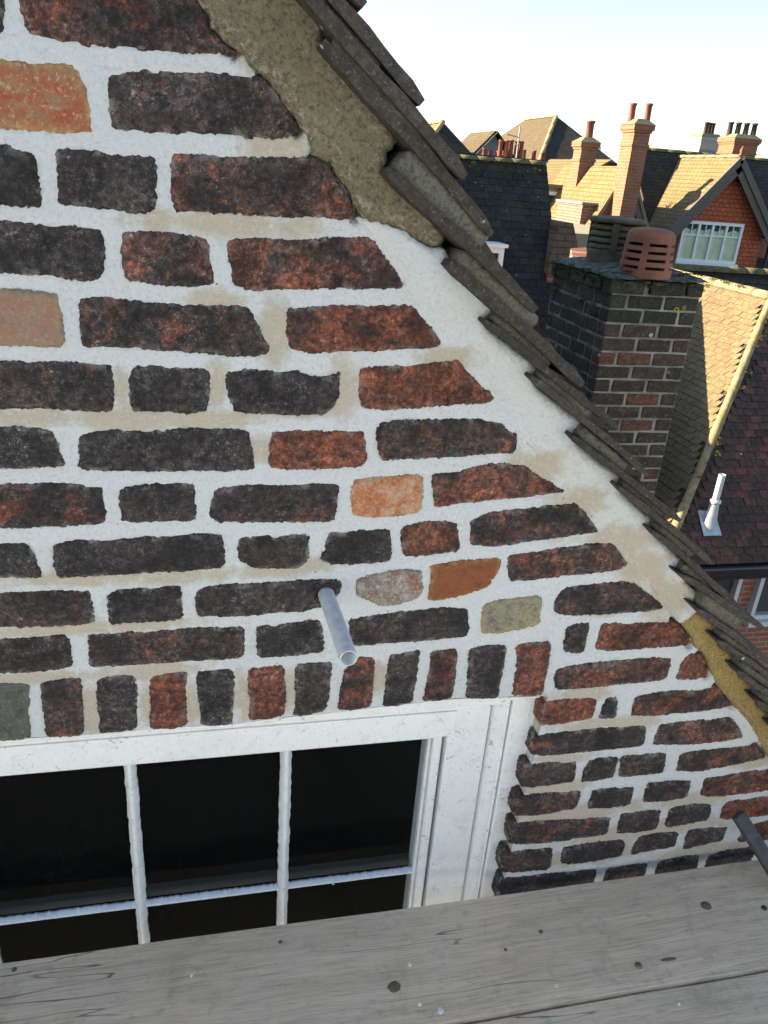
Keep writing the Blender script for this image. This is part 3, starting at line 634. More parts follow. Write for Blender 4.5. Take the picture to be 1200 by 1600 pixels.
# reveal returns and the plain wall further out
mv = mv.tolist(); dmp = dmp.tolist()
def addq(a, b, c, d, dv=0.6):
    n = len(mv); mv.extend([a, b, c, d]); mf.append([n, n+1, n+2, n+3]); dmp.extend([dv]*4)
zz = np.linspace(ZC-1.75, REV[0][1], 40)
for a, b in zip(zz[:-1], zz[1:]): addq((x_rev(a), 0.0, a), (x_rev(b), 0.0, b), (x_rev(b), 0.10, b), (x_rev(a), 0.10, a))
xx = np.linspace(-0.95, REV[0][0], 40)
for a, b in zip(xx[:-1], xx[1:]): addq((a, 0.0, float(z_head(a))), (b, 0.0, float(z_head(b))), (b, 0.10, float(z_head(b))), (a, 0.10, float(z_head(a))))
XRD = -1.1                                              # ridge over the middle of the gable
zr = float(z_verge(XRD)); XE = 3.6; ze = float(z_verge(XE)); XL = 2*XRD - XE
addq((XL, 0.012, 0), (-0.95, 0.012, 0), (-0.95, 0.012, zr - (XRD+0.95)*VS*-1 - 0.05), (XL, 0.012, ze))
mv[-2] = (-0.95, 0.012, float(z_verge(-0.95)) - 0.05)
addq((-0.95, 0.012, 0), (1.62, 0.012, 0), (1.62, 0.012, ZC-1.75), (-0.95, 0.012, ZC-1.75))
addq((1.62, 0.012, 0), (XE-0.25, 0.012, 0), (XE-0.25, 0.012, float(z_verge(XE-0.25))-0.05), (1.62, 0.012, float(z_verge(1.62))-0.05))
wall = mesh_obj('gable_wall', np.array(mv), mf, M['mortar'], house, True, origin=(0, 0, ZC-1))
at = wall.data.attributes.new('damp', 'FLOAT', 'POINT'); at.data.foreach_set('value', np.array(dmp, dtype=np.float32))

# ---- the bricks
def make_brick(i, kind, r, g, b, poly, cell=0.0048):
    sd = 100 + i*7; rs = random.Random(sd)
    prd = rs.uniform(0.0014, 0.0036); tx, tz = rs.uniform(-.012, .012), rs.uniform(-.02, .02)
    cx, cz = np.mean([p[0] for p in poly]), np.mean([p[1] for p in poly])
    def hf(x, z, d):
        e = smoothstep(-0.0025, 0.0045, d)
        hh = prd + (x-cx)*tx + (z-cz)*tz + 0.0026*fbm(x, z, 34, 4, sd) + 0.0020*np.abs(fbm(x, z, 90, 3, sd+3))
        ridge = np.abs(fbm(x, z, 20, 2, sd+9)); hh = hh - 0.0026*np.exp(-(ridge/0.035)**2)*(0.4 + 0.6*rs.random())
        return np.maximum(hh, 0.0004)*e - 0.0022*(1-e)
    o = relief('brick', poly, hf, M['brick'] if kind == 'd' else M[kind], wall, cell=cell, step=0.0020, jag=0.0017, depth=0.06 if cx > 0.40 else 0.03, seed=sd, ck=1, rimw=0.009, grow=0.0014)
    o.color = (r, g, b, 1)
    return o
NB = 0
for kind, r, g, b, pts in BR:
    make_brick(NB, kind, r, g, b, PW(pts)); NB += 1
# courses running on past the picture
rs = random.Random(3)
def run(x0, x1, zb, zt, seq):
    global NB
    x = x1; k = seq
    while x > x0:
        L = 0.205 if k % 2 == 0 else 0.098
        j = lambda: rs.uniform(-.003, .003)
        make_brick(NB, 'd', rs.choice([.05, .1, .3, .45, .7]), rs.random(), rs.uniform(.3, .6), [(x-L+j(), zb+j()), (x+j(), zb+j()), (x+j(), zt+j()), (x-L+j(), zt+j())], 0.012); NB += 1
        x -= L + 0.021; k += 1
lz = [(95, 199), (224, 316), (342, 425), (450, 541), (564, 638), (667, 731), (756, 824), (851, 902), (929, 981), (1000, 1056)]
for k, (a, b) in enumerate(lz):
    run(-0.92, W(-75, (a+b)/2)[0] - 0.022, W(-75, b)[1], W(-75, a)[1], k)
for k in range(3):
    zt = ZC + 0.19 + 0.082*k
    xv = VG0.x + (zt - VG0.z)/VS
    run(-0.92, xv - 0.10, zt + 0.012, zt + 0.074, k)

# ---- verge: old render, new mortar fillet, ochre render
def front_noise(s, a, b): return lambda x, z: a*fbm(x, z, 14, 3, s) + b*fbm(x, z, 80, 3, s+4)
fn = front_noise(41, .0014, .0012)
def h_old(x, z, d): return 0.002 + (0.010 + fn(x, z))*smoothstep(-0.0005, 0.006, d) + 0.010*smoothstep(0.02, 0.10, d)
old = PW([(283,-60),(308,0),(323,23),(332,47),(353,67),(376,82),(388,100),(402,116),(415,119),(444,163),(466,192),(473,204),(481,215),(490,243),(503,246),(517,256),(530,278),(545,300),(561,336),(580,347),(605,351),(627,361),(645,376),(672,389),(692,388),
          (692,360),(664,322),(640,295),(614,274),(598,268),(605,240),(622,220),(592,172),(556,132),(532,104),(508,80),(502,62),(512,38),(490,14),(460,-30),(440,-60)])
relief('old_render', old, h_old, M['old_render'], wall, cell=0.006, step=0.0035, jag=0.0022, depth=0.03, seed=41, ck=1, rimw=0.035)
LEFT = PW([(552,338),(585,372),(618,418),(640,470),(690,520),(708,545),(745,592),(785,622),(812,680),(846,728),(900,772),(945,830),(990,880),(1045,945)])
fn2 = front_noise(61, .003, .0009)
def h_fil(x, z, d):
    dl = seg_dist(np.stack([x, z], 1), LEFT, False)
    e = smoothstep(0.0, 0.045, dl)
    return -0.0025 + e*(0.018 + fn2(x, z)) + 0.0035*smoothstep(0, .01, dl) - 0.006*(1-smoothstep(0, 0.008, d))*e
fil = PW([(552,338),(590,347),(625,358),(645,373),(670,385),(690,386),(697,398),(697,410),(722,428),(752,453),(764,472),(763,486),(754,498),(757,512),(792,538),(827,563),(835,574),(829,587),(830,600),(862,625),(890,645),(905,655),(894,676),(898,692),(930,718),(967,742),(962,762),(990,790),(1018,811),(1017,828),(1045,858),(1075,884),(1060,898),(1093,934),(1083,948),(1070,960),(1056,968),(1045,955)]) + LEFT[::-1][1:-1]
relief('mortar_fillet', fil, h_fil, M['mortar'], wall, cell=0.006, step=0.004, jag=0.0014, depth=0.03, seed=61, ck=1, damp=damp_at)
fn3 = front_noise(71, .003, .0010)
def h_yel(x, z, d): return 0.001 + (0.010 + fn3(x, z))*smoothstep(-0.0005, 0.006, d) + 0.008*smoothstep(0.02, 0.08, d)
yel = PW([(1053,964),(1069,981),(1083,999),(1084,1011),(1098,1019),(1111,1046),(1113,1057),(1121,1072),(1136,1090),(1148,1105),(1166,1122),(1181,1147),(1193,1170),(1204,1190),(1240,1235),(1300,1300),(1310,1230),(1250,1165),(1200,1112),(1176,1094),(1186,1075),(1150,1048),(1157,1027),(1116,1000),(1131,990),(1126,977),(1086,949),(1072,958)])
relief('ochre_render', yel, h_yel, M['yellow_render'], wall, cell=0.006, step=0.0035, jag=0.0018, depth=0.03, seed=71, ck=1, rimw=0.02)

# ---- roof: slab, verge tiles one by one, bedding between them
YV = -0.045
roof = MB()
th = 0.05; nrm = Vector((-VS, 0, 1)).normalized() if VS < 0 else Vector((0, 0, 1))
nrm = Vector((math.sin(math.atan(-VS)), 0, math.cos(math.atan(-VS))))
def vp(x, off): return Vector((x, 0, z_verge(x))) + nrm*off
LY = 6.6
a, b = vp(XRD, 0.052), vp(XE+0.12, 0.052)
c, d = vp(XRD, 0.004), vp(XE+0.12, 0.004)
roof.prism([a + Vector((0, 0.10, 0)), b + Vector((0, 0.10, 0)), d + Vector((0, 0.10, 0)), c + Vector((0, 0.10, 0))], (0, LY-0.1, 0))
mir = lambda p: Vector((2*XRD - p.x, p.y, p.z))
roof.prism([mir(p) + Vector((0, -0.03, 0)) for p in (a, c, d, b)], (0, LY+0.03, 0))
M['roof_slab'] = tilehang_material('own_roof_tiles', (0.085, 0.066, 0.054), (0.11, 0.088, 0.072), (0.03, 0.025, 0.02), row=0.082, wid=0.165, axis='y', k=1.0, moss=0.4)
roof = roof.out('tiled_roof', M['roof_slab'], house, origin=(XRD, 0, zr))
heads = {2:(504,65),3:(603,266),4:(700,412),5:(757,501),6:(831,591),7:(895,683),8:(966,762),9:(1018,828),10:(1060,896),11:(1087,950),12:(1120,1000),13:(1150,1048),14:(1180,1095)}
tails = {-1:(570,8),0:(661,160),1:(727,276),2:(772,366),3:(838,484),4:(910,600),5:(964,668),6:(1014,744),7:(1064,814),8:(1113,880),9:(1152,945),10:(1198,986)}
hw = {k: aty(*p, YV) for k, p in heads.items()}; tw = {k: aty(*p, YV) for k, p in tails.items()}
vm = sum((tw[k]-hw[k] for k in range(3, 11)), Vector())/8
v2 = tw[2]-hw[2]
for k in (-1, 0, 1): hw[k] = tw[k] - v2*0.98
for k in (11, 12, 13, 14): tw[k] = hw[k] + vm
stepv = (hw[14]-hw[8])/6
for k in range(15, 22): hw[k] = hw[k-1] + stepv; tw[k] = hw[k] + vm
TT = 0.0064                                             # half thickness
def tile_mesh(L, wid, camber, seed):
    TT = 0.0070 if seed <= 4 else 0.0050
    ns, nw = 12, 4; V = []; Fc = []
    rs = random.Random(seed)
    o1, o2 = rs.random()*9, rs.random()*9
    for s_ in (1, -1):
        for i in range(ns+1):
            for j in range(nw+1):
                u = i/ns; t = j/nw
                rough = 0.0008*math.sin(u*9+o1) + 0.0008*math.sin(u*21+o2)*(1 if s_ > 0 else -0.5)
                endr = 0.003*(max(0, 1-u*14)**2 + max(0, 1-(1-u)*14)**2)
                V.append((u*L, t*wid + (0.0016*math.sin(u*17+o2) if j == 0 else 0), s_*(TT - endr) + camber*4*u*(1-u) + rough))
    N = (ns+1)*(nw+1)
    g = lambda s_, i, j: s_*N + i*(nw+1) + j
    for i in range(ns):
        for j in range(nw):
            Fc.append((g(0,i,j), g(0,i+1,j), g(0,i+1,j+1), g(0,i,j+1))); Fc.append((g(1,i,j), g(1,i,j+1), g(1,i+1,j+1), g(1,i+1,j)))
        Fc.append((g(0,i,0), g(1,i,0), g(1,i+1,0), g(0,i+1,0))); Fc.append((g(0,i,nw), g(0,i+1,nw), g(1,i+1,nw), g(1,i,nw)))
    for j in range(nw):
        Fc.append((g(0,0,j), g(0,0,j+1), g(1,0,j+1), g(1,0,j))); Fc.append((g(0,ns,j), g(1,ns,j), g(1,ns,j+1), g(0,ns,j+1)))
    me = bpy.data.meshes.new('tile'); me.from_pydata(V, [], Fc); me.materials.append(M['verge_tile'])
    return me
def put(name, me, pos, mat3, parent):
    o = bpy.data.objects.new(name, me); place(o, pos, parent); o.rotation_euler = mat3.to_euler(); return o
for k in sorted(hw):
    dv = tw[k]-hw[k]; L = dv.length; ux = dv.normalized(); uz = Vector((-ux.z, 0, ux.x)) if ux.x > 0 else Vector((ux.z, 0, -ux.x))
    m = Matrix((ux, Vector((0, 1, 0)), uz)).transposed()
    me = tile_mesh(L, 0.17, random.Random(k+50).uniform(0.0005, 0.0028), k)
    p = hw[k] + Vector((0, random.Random(k).uniform(-.004, .004), 0))
    put('tile', me, p, m, roof)
    for j in (1, 2):                                    # neighbours further in along the same course
        put('tile', me, p + Vector((0, 0.172*j, 0)) + uz*random.uniform(-.002, .002), m, roof)
for k in sorted(hw):
    if k-1 not in hw: continue
    def bed_pt(kk, s, off):
        dv = tw[kk]-hw[kk]; ux = dv.normalized(); uz = Vector((-ux.z, 0, ux.x)); return hw[kk] + dv*s + uz*off
    lo = [bed_pt(k, s, TT*0.6) for s in ((0.03, 0.18, 0.34, 0.48, 0.58) if k in (2, 3, 4) else (0.05, 0.15, 0.28, 0.38, 0.46))]
    def near(p):
        dv = tw[k-1]-hw[k-1]; s = (p-hw[k-1]).dot(dv)/dv.length_squared; return bed_pt(k-1, s, -TT*0.6)
    up = [near(p) for p in lo]
    rsd = random.Random(k*3)
    head = lo[0].lerp(up[0], 0.5) + Vector((-0.003, 0, 0))
    poly = [(p.x, p.z) for p in lo] + [(p.x, p.z) for p in up[::-1]] + [(head.x, head.z)]
    fb = front_noise(200+k, .0012, .0010)
    def h_b(x, z, d, fb=fb): return (0.003+fb(x, z))*smoothstep(-0.001, 0.003, d)
    relief('bedding_mortar', poly, h_b, M['bedding'], roof, cell=0.007, step=0.004, jag=0.0012, depth=0.08, seed=200+k, ck=1, rimw=0.01, front=YV+(0.010 if k in (2, 3, 4) else 0.014))

# ---- sash window behind the opening
win = MB()
def wx(px, py, y): return aty(px, py, y).x
def wz(px, py, y): return aty(px, py, y).z
YF = 0.035
zlow = ZC - 1.75; xlow = -1.2
xo = (wx(831,1115,YF) + wx(775,1392,YF))/2; xs = (wx(798,1115,YF) + wx(745,1390,YF))/2
xm = (wx(776,1115,YF) + wx(727,1390,YF))/2; xg = (wx(714,1115,YF) + wx(666,1390,YF))/2
xst0 = (wx(669,1168,0.062) + wx(640,1395,0.062))/2 + 0.007
zt0 = wz(600,1105,YF); zt1 = wz(600,1114,YF); zt2 = wz(600,1125,YF); zt3 = wz(600,1164,YF); 
win.box(xs+0.0025, xo+0.012, 0.028, 0.16, zlow, zt0+0.03)                # outer lining, right
win.box(xlow, xs-0.0005, 0.031, 0.16, zt1, zt0+0.03)              # head strip
win = win.out('sash_window', M['paint'], house, origin=(xo, 0.05, zt0), bevel=0.003)
def part(name, mat, parent, *boxes, bevel=0.002):
    m = MB()
    for bx in boxes: m.box(*bx)
    return m.out(name, mat, parent, bevel=bevel)
# ovolo moulding on the lining: stepped bead
mo = MB()
ym = 0.040
n_ = 8
prof = [(xs, 0.034)] + [(xs - (xs-xm)*(0.12+0.76*t/n_), 0.036 + 0.010*(t/n_) - 0.004*math.sin(math.pi*t/n_)) for t in range(n_+1)] + [(xm, 0.053), (xm, 0.07), (xs, 0.07)]
mo.prism([(x, y, zlow) for x, y in prof], (0, 0, zt1 - zlow))
mo.out('moulding', M['paint'], win)
part('lining', M['paint'], win, (xg, xm-0.003, 0.047, 0.15, zlow, zt2+0.001))
hm = MB()
zz0 = zt1; zz1 = zt2
profh = [(0.034, zz0)] + [(0.036 + 0.010*(t/n_) - 0.004*math.sin(math.pi*t/n_), zz0 - (zz0-zz1)*(0.12+0.76*t/n_)) for t in range(n_+1)] + [(0.053, zz1), (0.07, zz1), (0.07, zz0)]
hm.prism([(xlow, y, z) for y, z in profh], (xm - 0.012 - xlow, 0, 0))
hm.out('head_moulding', M['paint'], win)
# sash: top rail with horn, stile, glazing bars
rail = MB()
xr_ = wx(712, 1135, 0.044)
pts = [(xlow, zt3), (xr_-0.018, zt3), (xr_-0.006, zt3+0.004), (xr_-0.001, zt3+0.014), (xr_, zt2), (xlow, zt2)]
rail.prism([(x, 0.042, z) for x, z in pts], (0, 0.045, 0))
rail.out('top_rail', M['paint'], win, bevel=0.002)
lip = MB(); lip.box(xlow, xst0+0.002, 0.050, 0.075, zt3-0.009, zt3-0.0005); lip.out('putty_line', M['paint'], win, bevel=0.002)
part('stile', M['paint'], win, (xst0, xg-0.006, 0.054, 0.10, zlow, zt3-0.0005), bevel=0.003)
part('stile_bead', M['paint'], win, (xst0-0.007, xst0-0.0005, 0.062, 0.10, zlow, zt3-0.010), bevel=0.002)
YB = 0.058
def ragged_bar(name, a, b, wv, hv, seed, mat='paint', seg=160, jag=0.0009):
    """a glazing bar with chipped, lumpy paint and putty along its edges"""
    a, b, wv, hv = Vector(a), Vector(b), Vector(wv), Vector(hv); V = []; Fc = []
    prof = [(-1, -1), (-0.95, -0.2), (-0.45, 0.55), (-0.22, 1), (0.22, 1), (0.45, 0.55), (0.95, -0.2), (1, -1)]
    k = len(prof)
    for i in range(seg+1):
        t = i/seg; p = a.lerp(b, t)
        for j, (u, v) in enumerate(prof):
            e = float(fbm(np.array([t*seg*0.55 + seed]), np.array([(0 if u < 0 else 3.7) + j*0.05]), 1.0, 3, seed)[0])*jag
            V.append(p + wv*(u) + wv.normalized()*(e if u > 0 else -e)*(2.0 if abs(u) > .5 else .6) + hv*v)
    for i in range(seg):
        for j in range(k):
            j2 = (j+1) % k; Fc.append((i*k+j, i*k+j2, (i+1)*k+j2, (i+1)*k+j))
    Fc.append(tuple(range(k))[::-1]); Fc.append(tuple(range(seg*k, seg*k+k)))
    return mesh_obj(name, V, Fc, M[mat], win, True)
xb1 = (wx(202,1205,YB)+wx(223,1465,YB))/2; xb2 = (wx(448,1182,YB)+wx(442,1436,YB))/2
xb0 = xb1 - (xb2-xb1)
zb = wz(440,1393,YB)
for i, xb in enumerate((xb0-(xb2-xb1), xb0, xb1, xb2)):
    ragged_bar('glazing_bar', (xb, YB+.010, zlow), (xb, YB+.010, zt3-0.009), (0.0105, 0, 0), (0, -0.010, 0), 11+i)
xsp = [xlow, xb0-(xb2-xb1), xb0, xb1, xb2, xst0]
for i in range(5):
    x0_, x1_ = xsp[i]+0.0075, xsp[i+1]-0.0075 + (0.008 if i == 4 else 0)
    ragged_bar('glazing_bar', (x0_, YB+.011, zb), (x1_, YB+.011, zb), (0, 0, 0.0058), (0, -0.006, 0), 31+i, seg=130, jag=0.0010)
    for z0_, z1_ in ((zb+0.003, zt3-0.006), (zlow, zb-0.003)):
        xa, xb_ = xsp[i]+0.002, xsp[i+1]-0.002
        MB().quad((xa, YB+0.016, z0_), (xb_, YB+0.016, z0_), (xb_, YB+0.016, z1_), (xa, YB+0.016, z1_)).out('pane', M['glass'], win)
# lower sash behind: its meeting rail shows as a dull strip above the bar
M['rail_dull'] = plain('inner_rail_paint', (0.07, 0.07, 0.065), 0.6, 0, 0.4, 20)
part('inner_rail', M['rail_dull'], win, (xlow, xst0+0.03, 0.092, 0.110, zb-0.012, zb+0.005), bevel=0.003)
# painted filler bead along the brick head
bead = []
hx = np.linspace(-0.95, REV[0][0]-0.012, 150)
V = []; Fc = []
for i, x in enumerate(hx):
    zc = float(z_head(x)) - 0.001; rr = 0.0042 + 0.0022*float(fbm(np.array([x]), np.array([0.0]), 60, 3, 5)[0])
    for j in range(8):
        t = 2*math.pi*j/8; V.append((x, 0.014 + rr*2.6*math.cos(t), zc - 0.004 + rr*1.15*math.sin(t) + 0.0012*float(fbm(np.array([x]), np.array([j*.7]), 90, 2, 9)[0])))
for i in range(len(hx)-1):
    for j in range(8): j2 = (j+1) % 8; Fc.append((i*8+j, i*8+j2, (i+1)*8+j2, (i+1)*8+j))
mesh_obj('filler_bead', V, Fc, M['paint'], win, True)
# dark room behind
rm = MB(); x0_, x1_, y0_, y1_, z0_, z1_ = -2.2, 0.62, 0.17, 3.0, ZC-3.2, ZC-0.62
rm.quad((x0_,y1_,z0_),(x1_,y1_,z0_),(x1_,y1_,z1_),(x0_,y1_,z1_)); rm.quad((x0_,y0_,z0_),(x0_,y1_,z0_),(x0_,y1_,z1_),(x0_,y0_,z1_)); rm.quad((x1_,y0_,z0_),(x1_,y0_,z1_),(x1_,y1_,z1_),(x1_,y1_,z0_))
rm.quad((x0_,y0_,z0_),(x1_,y0_,z0_),(x1_,y1_,z0_),(x0_,y1_,z0_)); rm.quad((x0_,y0_,z1_),(x0_,y1_,z1_),(x1_,y1_,z1_),(x1_,y0_,z1_))
rm.quad((x0_,y0_,z0_),(x0_,y0_,ZC-1.75),(x1_,y0_,ZC-1.75),(x1_,y0_,z0_)); rm.quad((x0_,y0_,zt0-.05),(x0_,y0_,z1_),(x1_,y0_,z1_),(x1_,y0_,zt0-.05)); rm.quad((xo,y0_,z0_),(xo,y0_,z1_),(x1_,y0_,z1_),(x1_,y0_,z0_)); rm.quad((x0_,y0_,z0_),(x0_,y0_,z1_),(xlow+.01,y0_,z1_),(xlow+.01,y0_,z0_))
rm.out('attic_room', M['room'], house)
# side and back walls, so that the roof stands on something
sw = MB(); zs = ZC - 3.2
sw.box(XE-0.3, XE-0.08, 0.02, LY-0.1, 0, ze-0.02); sw.box(XL+0.08, XL+0.3, 0.02, LY-0.1, 0, ze-0.02)
sw.prism([(XL+0.3, LY-0.12, 0), (XE-0.3, LY-0.12, 0), (XE-0.3, LY-0.12, ze-0.05), (XRD, LY-0.12, zr-0.08), (XL+0.3, LY-0.12, ze-0.05)], (0, 0.1, 0))
M['own_brick'] = brickwork_material('house_brickwork', (0.06, 0.035, 0.03), (0.12, 0.045, 0.03), (0.55, 0.53, 0.5))
sw.out('side_wall', M['own_brick'], house)

# ---- overflow pipe sticking out of the wall
pb = aty(509, 927, 0.0); t_, best = 0, 1e9
for i in range(400):                                     # length: where its tip falls on the photographed tip
    y = -0.001*i; c_ = ray(0, 0); p = Vector((pb.x, y, pb.z)); v = p - CAM
    cc = [sum(AX[r][k]*v[r] for r in range(3)) for k in range(3)]
    e = abs(800 + F*cc[1]/cc[2] - 1029)
    if e < best: best, t_ = e, y
PL = -t_; tipx = aty(545, 1029, t_)
ax = (Vector((tipx.x, t_, tipx.z)) - pb).normalized()
ro, ri = 0.0124, 0.0106
pm = MB(); a = pb - ax*0.05; b = Vector((tipx.x, t_, tipx.z))
u_ = ax.orthogonal().normalized(); w_ = ax.cross(u_); sg = 24
for p, r in ((a, ro), (b - ax*0.001, ro), (b, ro-0.0004), (b, ri), (b - ax*0.09, ri)):
    for i in range(sg):
        t = 2*math.pi*i/sg; pm.v.append(tuple(p + u_*(r*math.cos(t)) + w_*(r*math.sin(t))))
for k in range(4):
    for i in range(sg): j = (i+1) % sg; pm.f.append((k*sg+i, k*sg+j, (k+1)*sg+j, (k+1)*sg+i))
pm.f.append(tuple(range(4*sg, 5*sg)))
pipe = pm.out('overflow_pipe', M['pipe'], house, True)
hm2 = MB(); V = []
for yy, rr0 in ((0.02, 0.0175), (-0.0052, 0.0165), (-0.0052, 0.0130), (0.02, 0.0130)):
    for i in range(20):
        t = 2*math.pi*i/20; rr_ = rr0*(1 + (0.16*math.sin(i*2.1) + 0.1*math.cos(i*3.7) if rr0 > 0.014 else 0)); hm2.v.append((pb.x - 0.003 + rr_*math.cos(t), yy, pb.z + 0.003 + rr_*math.sin(t)))
for k in range(3):
    for i in range(20): j = (i+1) % 20; hm2.f.append((k*20+i, k*20+j, k*20+20+j, k*20+20+i))
hm2.out('shade_gap_ring', M['hole'], pipe)  # raised ring, coloured dark for the shade in the broken brick round the pipe
#--PART3--
# ================================================================== chimney on our own roof, brick by brick
CH = atd(960, 432, 4.2); cx0, cy0 = CH.x, CH.y; cx1 = aty(1105, 435, cy0).x; cy1 = atx(870, 388, cx0).y
zct = CH.z; zcb = float(z_verge(cx1)) - 0.3
M['ch_brick'] = tile_material('chimney_brick', (0.060, 0.045, 0.034), (0.115, 0.075, 0.052), (0.185, 0.075, 0.047), 0.2, 0.8, 0.25, (0.03, 0.034, 0.014), 0.004)
M['ch_brick_moss'] = tile_material('mossy_chimney_brick', (0.048, 0.047, 0.036), (0.070, 0.067, 0.050), (0.036, 0.036, 0.027), 0.5, 0.6, 0.25, (0.040, 0.046, 0.018), 0.004)
M['ch_mortar'] = plain('chimney_mortar', (0.36, 0.33, 0.28), 0.95, 0, 1, 5, c2=(0.12, 0.11, 0.09), bs=0.003)
M['ch_mortar_moss'] = plain('mossy_chimney_mortar', (0.22, 0.22, 0.18), 0.95, 0, 1, 12, c2=(0.05, 0.055, 0.04), bs=0.003)
M['moss'] = plain('moss', (0.105, 0.098, 0.022), 1.0, 0, 1, 18, c2=(0.026, 0.030, 0.012), bs=0.012, spec=0.1)
M['flaunch'] = plain('flaunching', (0.026, 0.032, 0.024), 0.95, 0, 1, 22, c2=(0.17, 0.175, 0.145), bs=0.02)
core = MB(); core.box(cx0+0.010, cx1-0.016, cy0+0.007, cy1, zcb, zct-0.02)
stack = core.out('chimney_stack', M['ch_mortar'], house, origin=((cx0+cx1)/2, (cy0+cy1)/2, zcb))
lf = MB(); lf.box(cx0+0.004, cx0+0.0075, cy0+0.012, cy1-0.002, zcb, zct-0.02); lf.out('mortar', M['ch_mortar_moss'], stack)
def chunk(sx, sy, sz, seed):
    """one rough-edged brick, shared by its look-alikes"""
    rs = random.Random(seed); b_ = 0.006; V = []
    for z in (0, b_, sz-b_, sz):
        i_ = b_*0.7 if z in (0, sz) else 0
        for x, y in ((b_, 0), (sx-b_, 0), (sx, b_), (sx, sy-b_), (sx-b_, sy), (b_, sy), (0, sy-b_), (0, b_)):
            x2 = min(max(x, i_), sx-i_); y2 = min(max(y, i_), sy-i_)
            V.append((x2+rs.uniform(-.0025, .0025), y2+rs.uniform(-.0025, .0025), z+rs.uniform(-.003, .003)))
    Fc = [tuple(range(8))[::-1], tuple(range(24, 32))]
    for k in range(3):
        for i in range(8): j = (i+1) % 8; Fc.append((k*8+i, k*8+j, k*8+8+j, k*8+8+i))
    me = bpy.data.meshes.new('brick'); me.from_pydata(V, [], Fc); return me
pitch = 0.0795; bh = 0.066; jt = 0.011
fw = cx1 - cx0; sd_ = cy1 - cy0
ncr = int((zct - zcb)/pitch)
cache = {}
def cbrick(sx, sy, kind):
    kx = (round(sx, 3), round(sy, 3), kind, random.randrange(3))
    if kx not in cache:
        me = chunk(sx, sy, bh, int(kx[0]*1000) + int(kx[1]*7000) + kx[3]); me.materials.append(M['ch_brick'] if kind == 'f' else M['ch_brick_moss']); cache[kx] = me
    return cache[kx]
ST = (fw - 2*jt)/2.5                                      # a stretcher: the face is two and a half bricks wide
for i in range(ncr):
    z = zct - 0.012 - (i+1)*pitch + jt*0.5
    if z < float(z_verge(cx0)) - 0.15: break
    # front face
    if i % 2 == 0: segs = [ST, ST, ST*0.5]
    else: segs = [ST*0.5, ST, ST]
    x = cx0
    proud = 0.022 if i == 0 else 0.0
    for j, L in enumerate(segs):
        L2 = L - (jt if j < 2 else -0.0)
        o = bpy.data.objects.new('brick', cbrick(L - jt, 0.10, 'l' if i < 3 else 'f')); place(o, (x + (-proud if j == 0 else 0), cy0 - proud + random.uniform(-.002, .002), z), stack)
        x += L + (jt*0.66 if j < 2 else 0)
    # left face
    y = cy0 + 0.105 if i % 2 == 0 else cy0 + 0.105
    LL = [0.205]*5 if i % 2 == 0 else [0.10] + [0.205]*5
    for L in LL:
        if y + 0.03 > cy1: break
        L = min(L, cy1 - y)
        o = bpy.data.objects.new('brick', cbrick(0.10, L - jt, 'l')); place(o, (cx0 - proud + random.uniform(-.003, .002), y, z), stack); y += L
# sloping mortar cap with moss round its edge
fl = MB(); e_ = 0.022
b0 = [(cx0-e_, cy0-e_), (cx1+e_, cy0-e_), (cx1+e_, cy1+e_), (cx0-e_, cy1+e_)]
nfx, nfy = 26, 34; V = []; Fc = []
for j in range(nfy+1):
    for i in range(nfx+1):
        x = cx0-e_ + (cx1-cx0+2*e_)*i/nfx; y = cy0-e_ + (cy1-cy0+2*e_)*j/nfy
        ed = min(x-(cx0-e_), cx1+e_-x, y-(cy0-e_), cy1+e_-y)
        V.append((x + random.uniform(-.003, .003), y + random.uniform(-.003, .003), zct - 0.012 + 0.055*min(1, max(0, ed)/0.18)**0.7 + random.uniform(0, .006)))
g = lambda i, j: j*(nfx+1)+i
for j in range(nfy):
    for i in range(nfx): Fc.append((g(i, j), g(i+1, j), g(i+1, j+1), g(i, j+1)))
mesh_obj('flaunching', V, Fc, M['flaunch'], stack, True)
def clump(c, r, n, seed, parent, flat=0.6, name='moss_clump'):
    rs = random.Random(seed); m = MB()
    for _ in range(n):
        d = Vector((rs.gauss(0, 1), rs.gauss(0, 1), rs.gauss(0, flat))).normalized()*r*rs.uniform(.3, 1); d.z *= flat
        p = Vector(c) + d; s = r*rs.uniform(.12, .3)
        u = Vector((rs.gauss(0, 1), rs.gauss(0, 1), rs.gauss(0, 1))).normalized(); v_ = u.orthogonal().normalized()
        m.poly([p+u*s, p+v_*s*.7, p-u*s*.6]); m.poly([p+u*s, p-v_*s*.7, p+u.cross(v_)*s])
    return m.out(name, M['moss'], parent)
for i in range(34):
    y = cy0 + sd_*i/33; clump((cx0-e_+0.004, y, zct-0.02+random.uniform(-.03, .015)), random.uniform(.014, .034), 60, i, stack, 0.8)
for i in range(24):
    x = cx0 + fw*i/23; clump((x, cy0-e_+0.004, zct-0.022+random.uniform(-.03, .010)), random.uniform(.012, .028), 50, 40+i, stack, 0.8)
for i in range(9): clump((cx0-0.012, cy0+random.uniform(0.05, sd_), zct-random.uniform(.06, .22)), random.uniform(.02, .04), 40, 90+i, stack, 1.2)
[clump((cx0+random.uniform(.0, fw), cy0+random.uniform(0, .16), zct+random.uniform(.0, .03)), random.uniform(.02, .045), 60, 120+i, stack, .35) for i in range(14)]; clump((cx0+0.13, cy0+0.10, zct+0.04), 0.05, 70, 77, stack, .5); clump((cx0+0.20, cy0+0.14, zct+0.05), 0.035, 50, 78, stack, .5)
M['lichen_y'] = plain('yellow_lichen', (0.42, 0.33, 0.03), 0.95, 0, .5, 60)
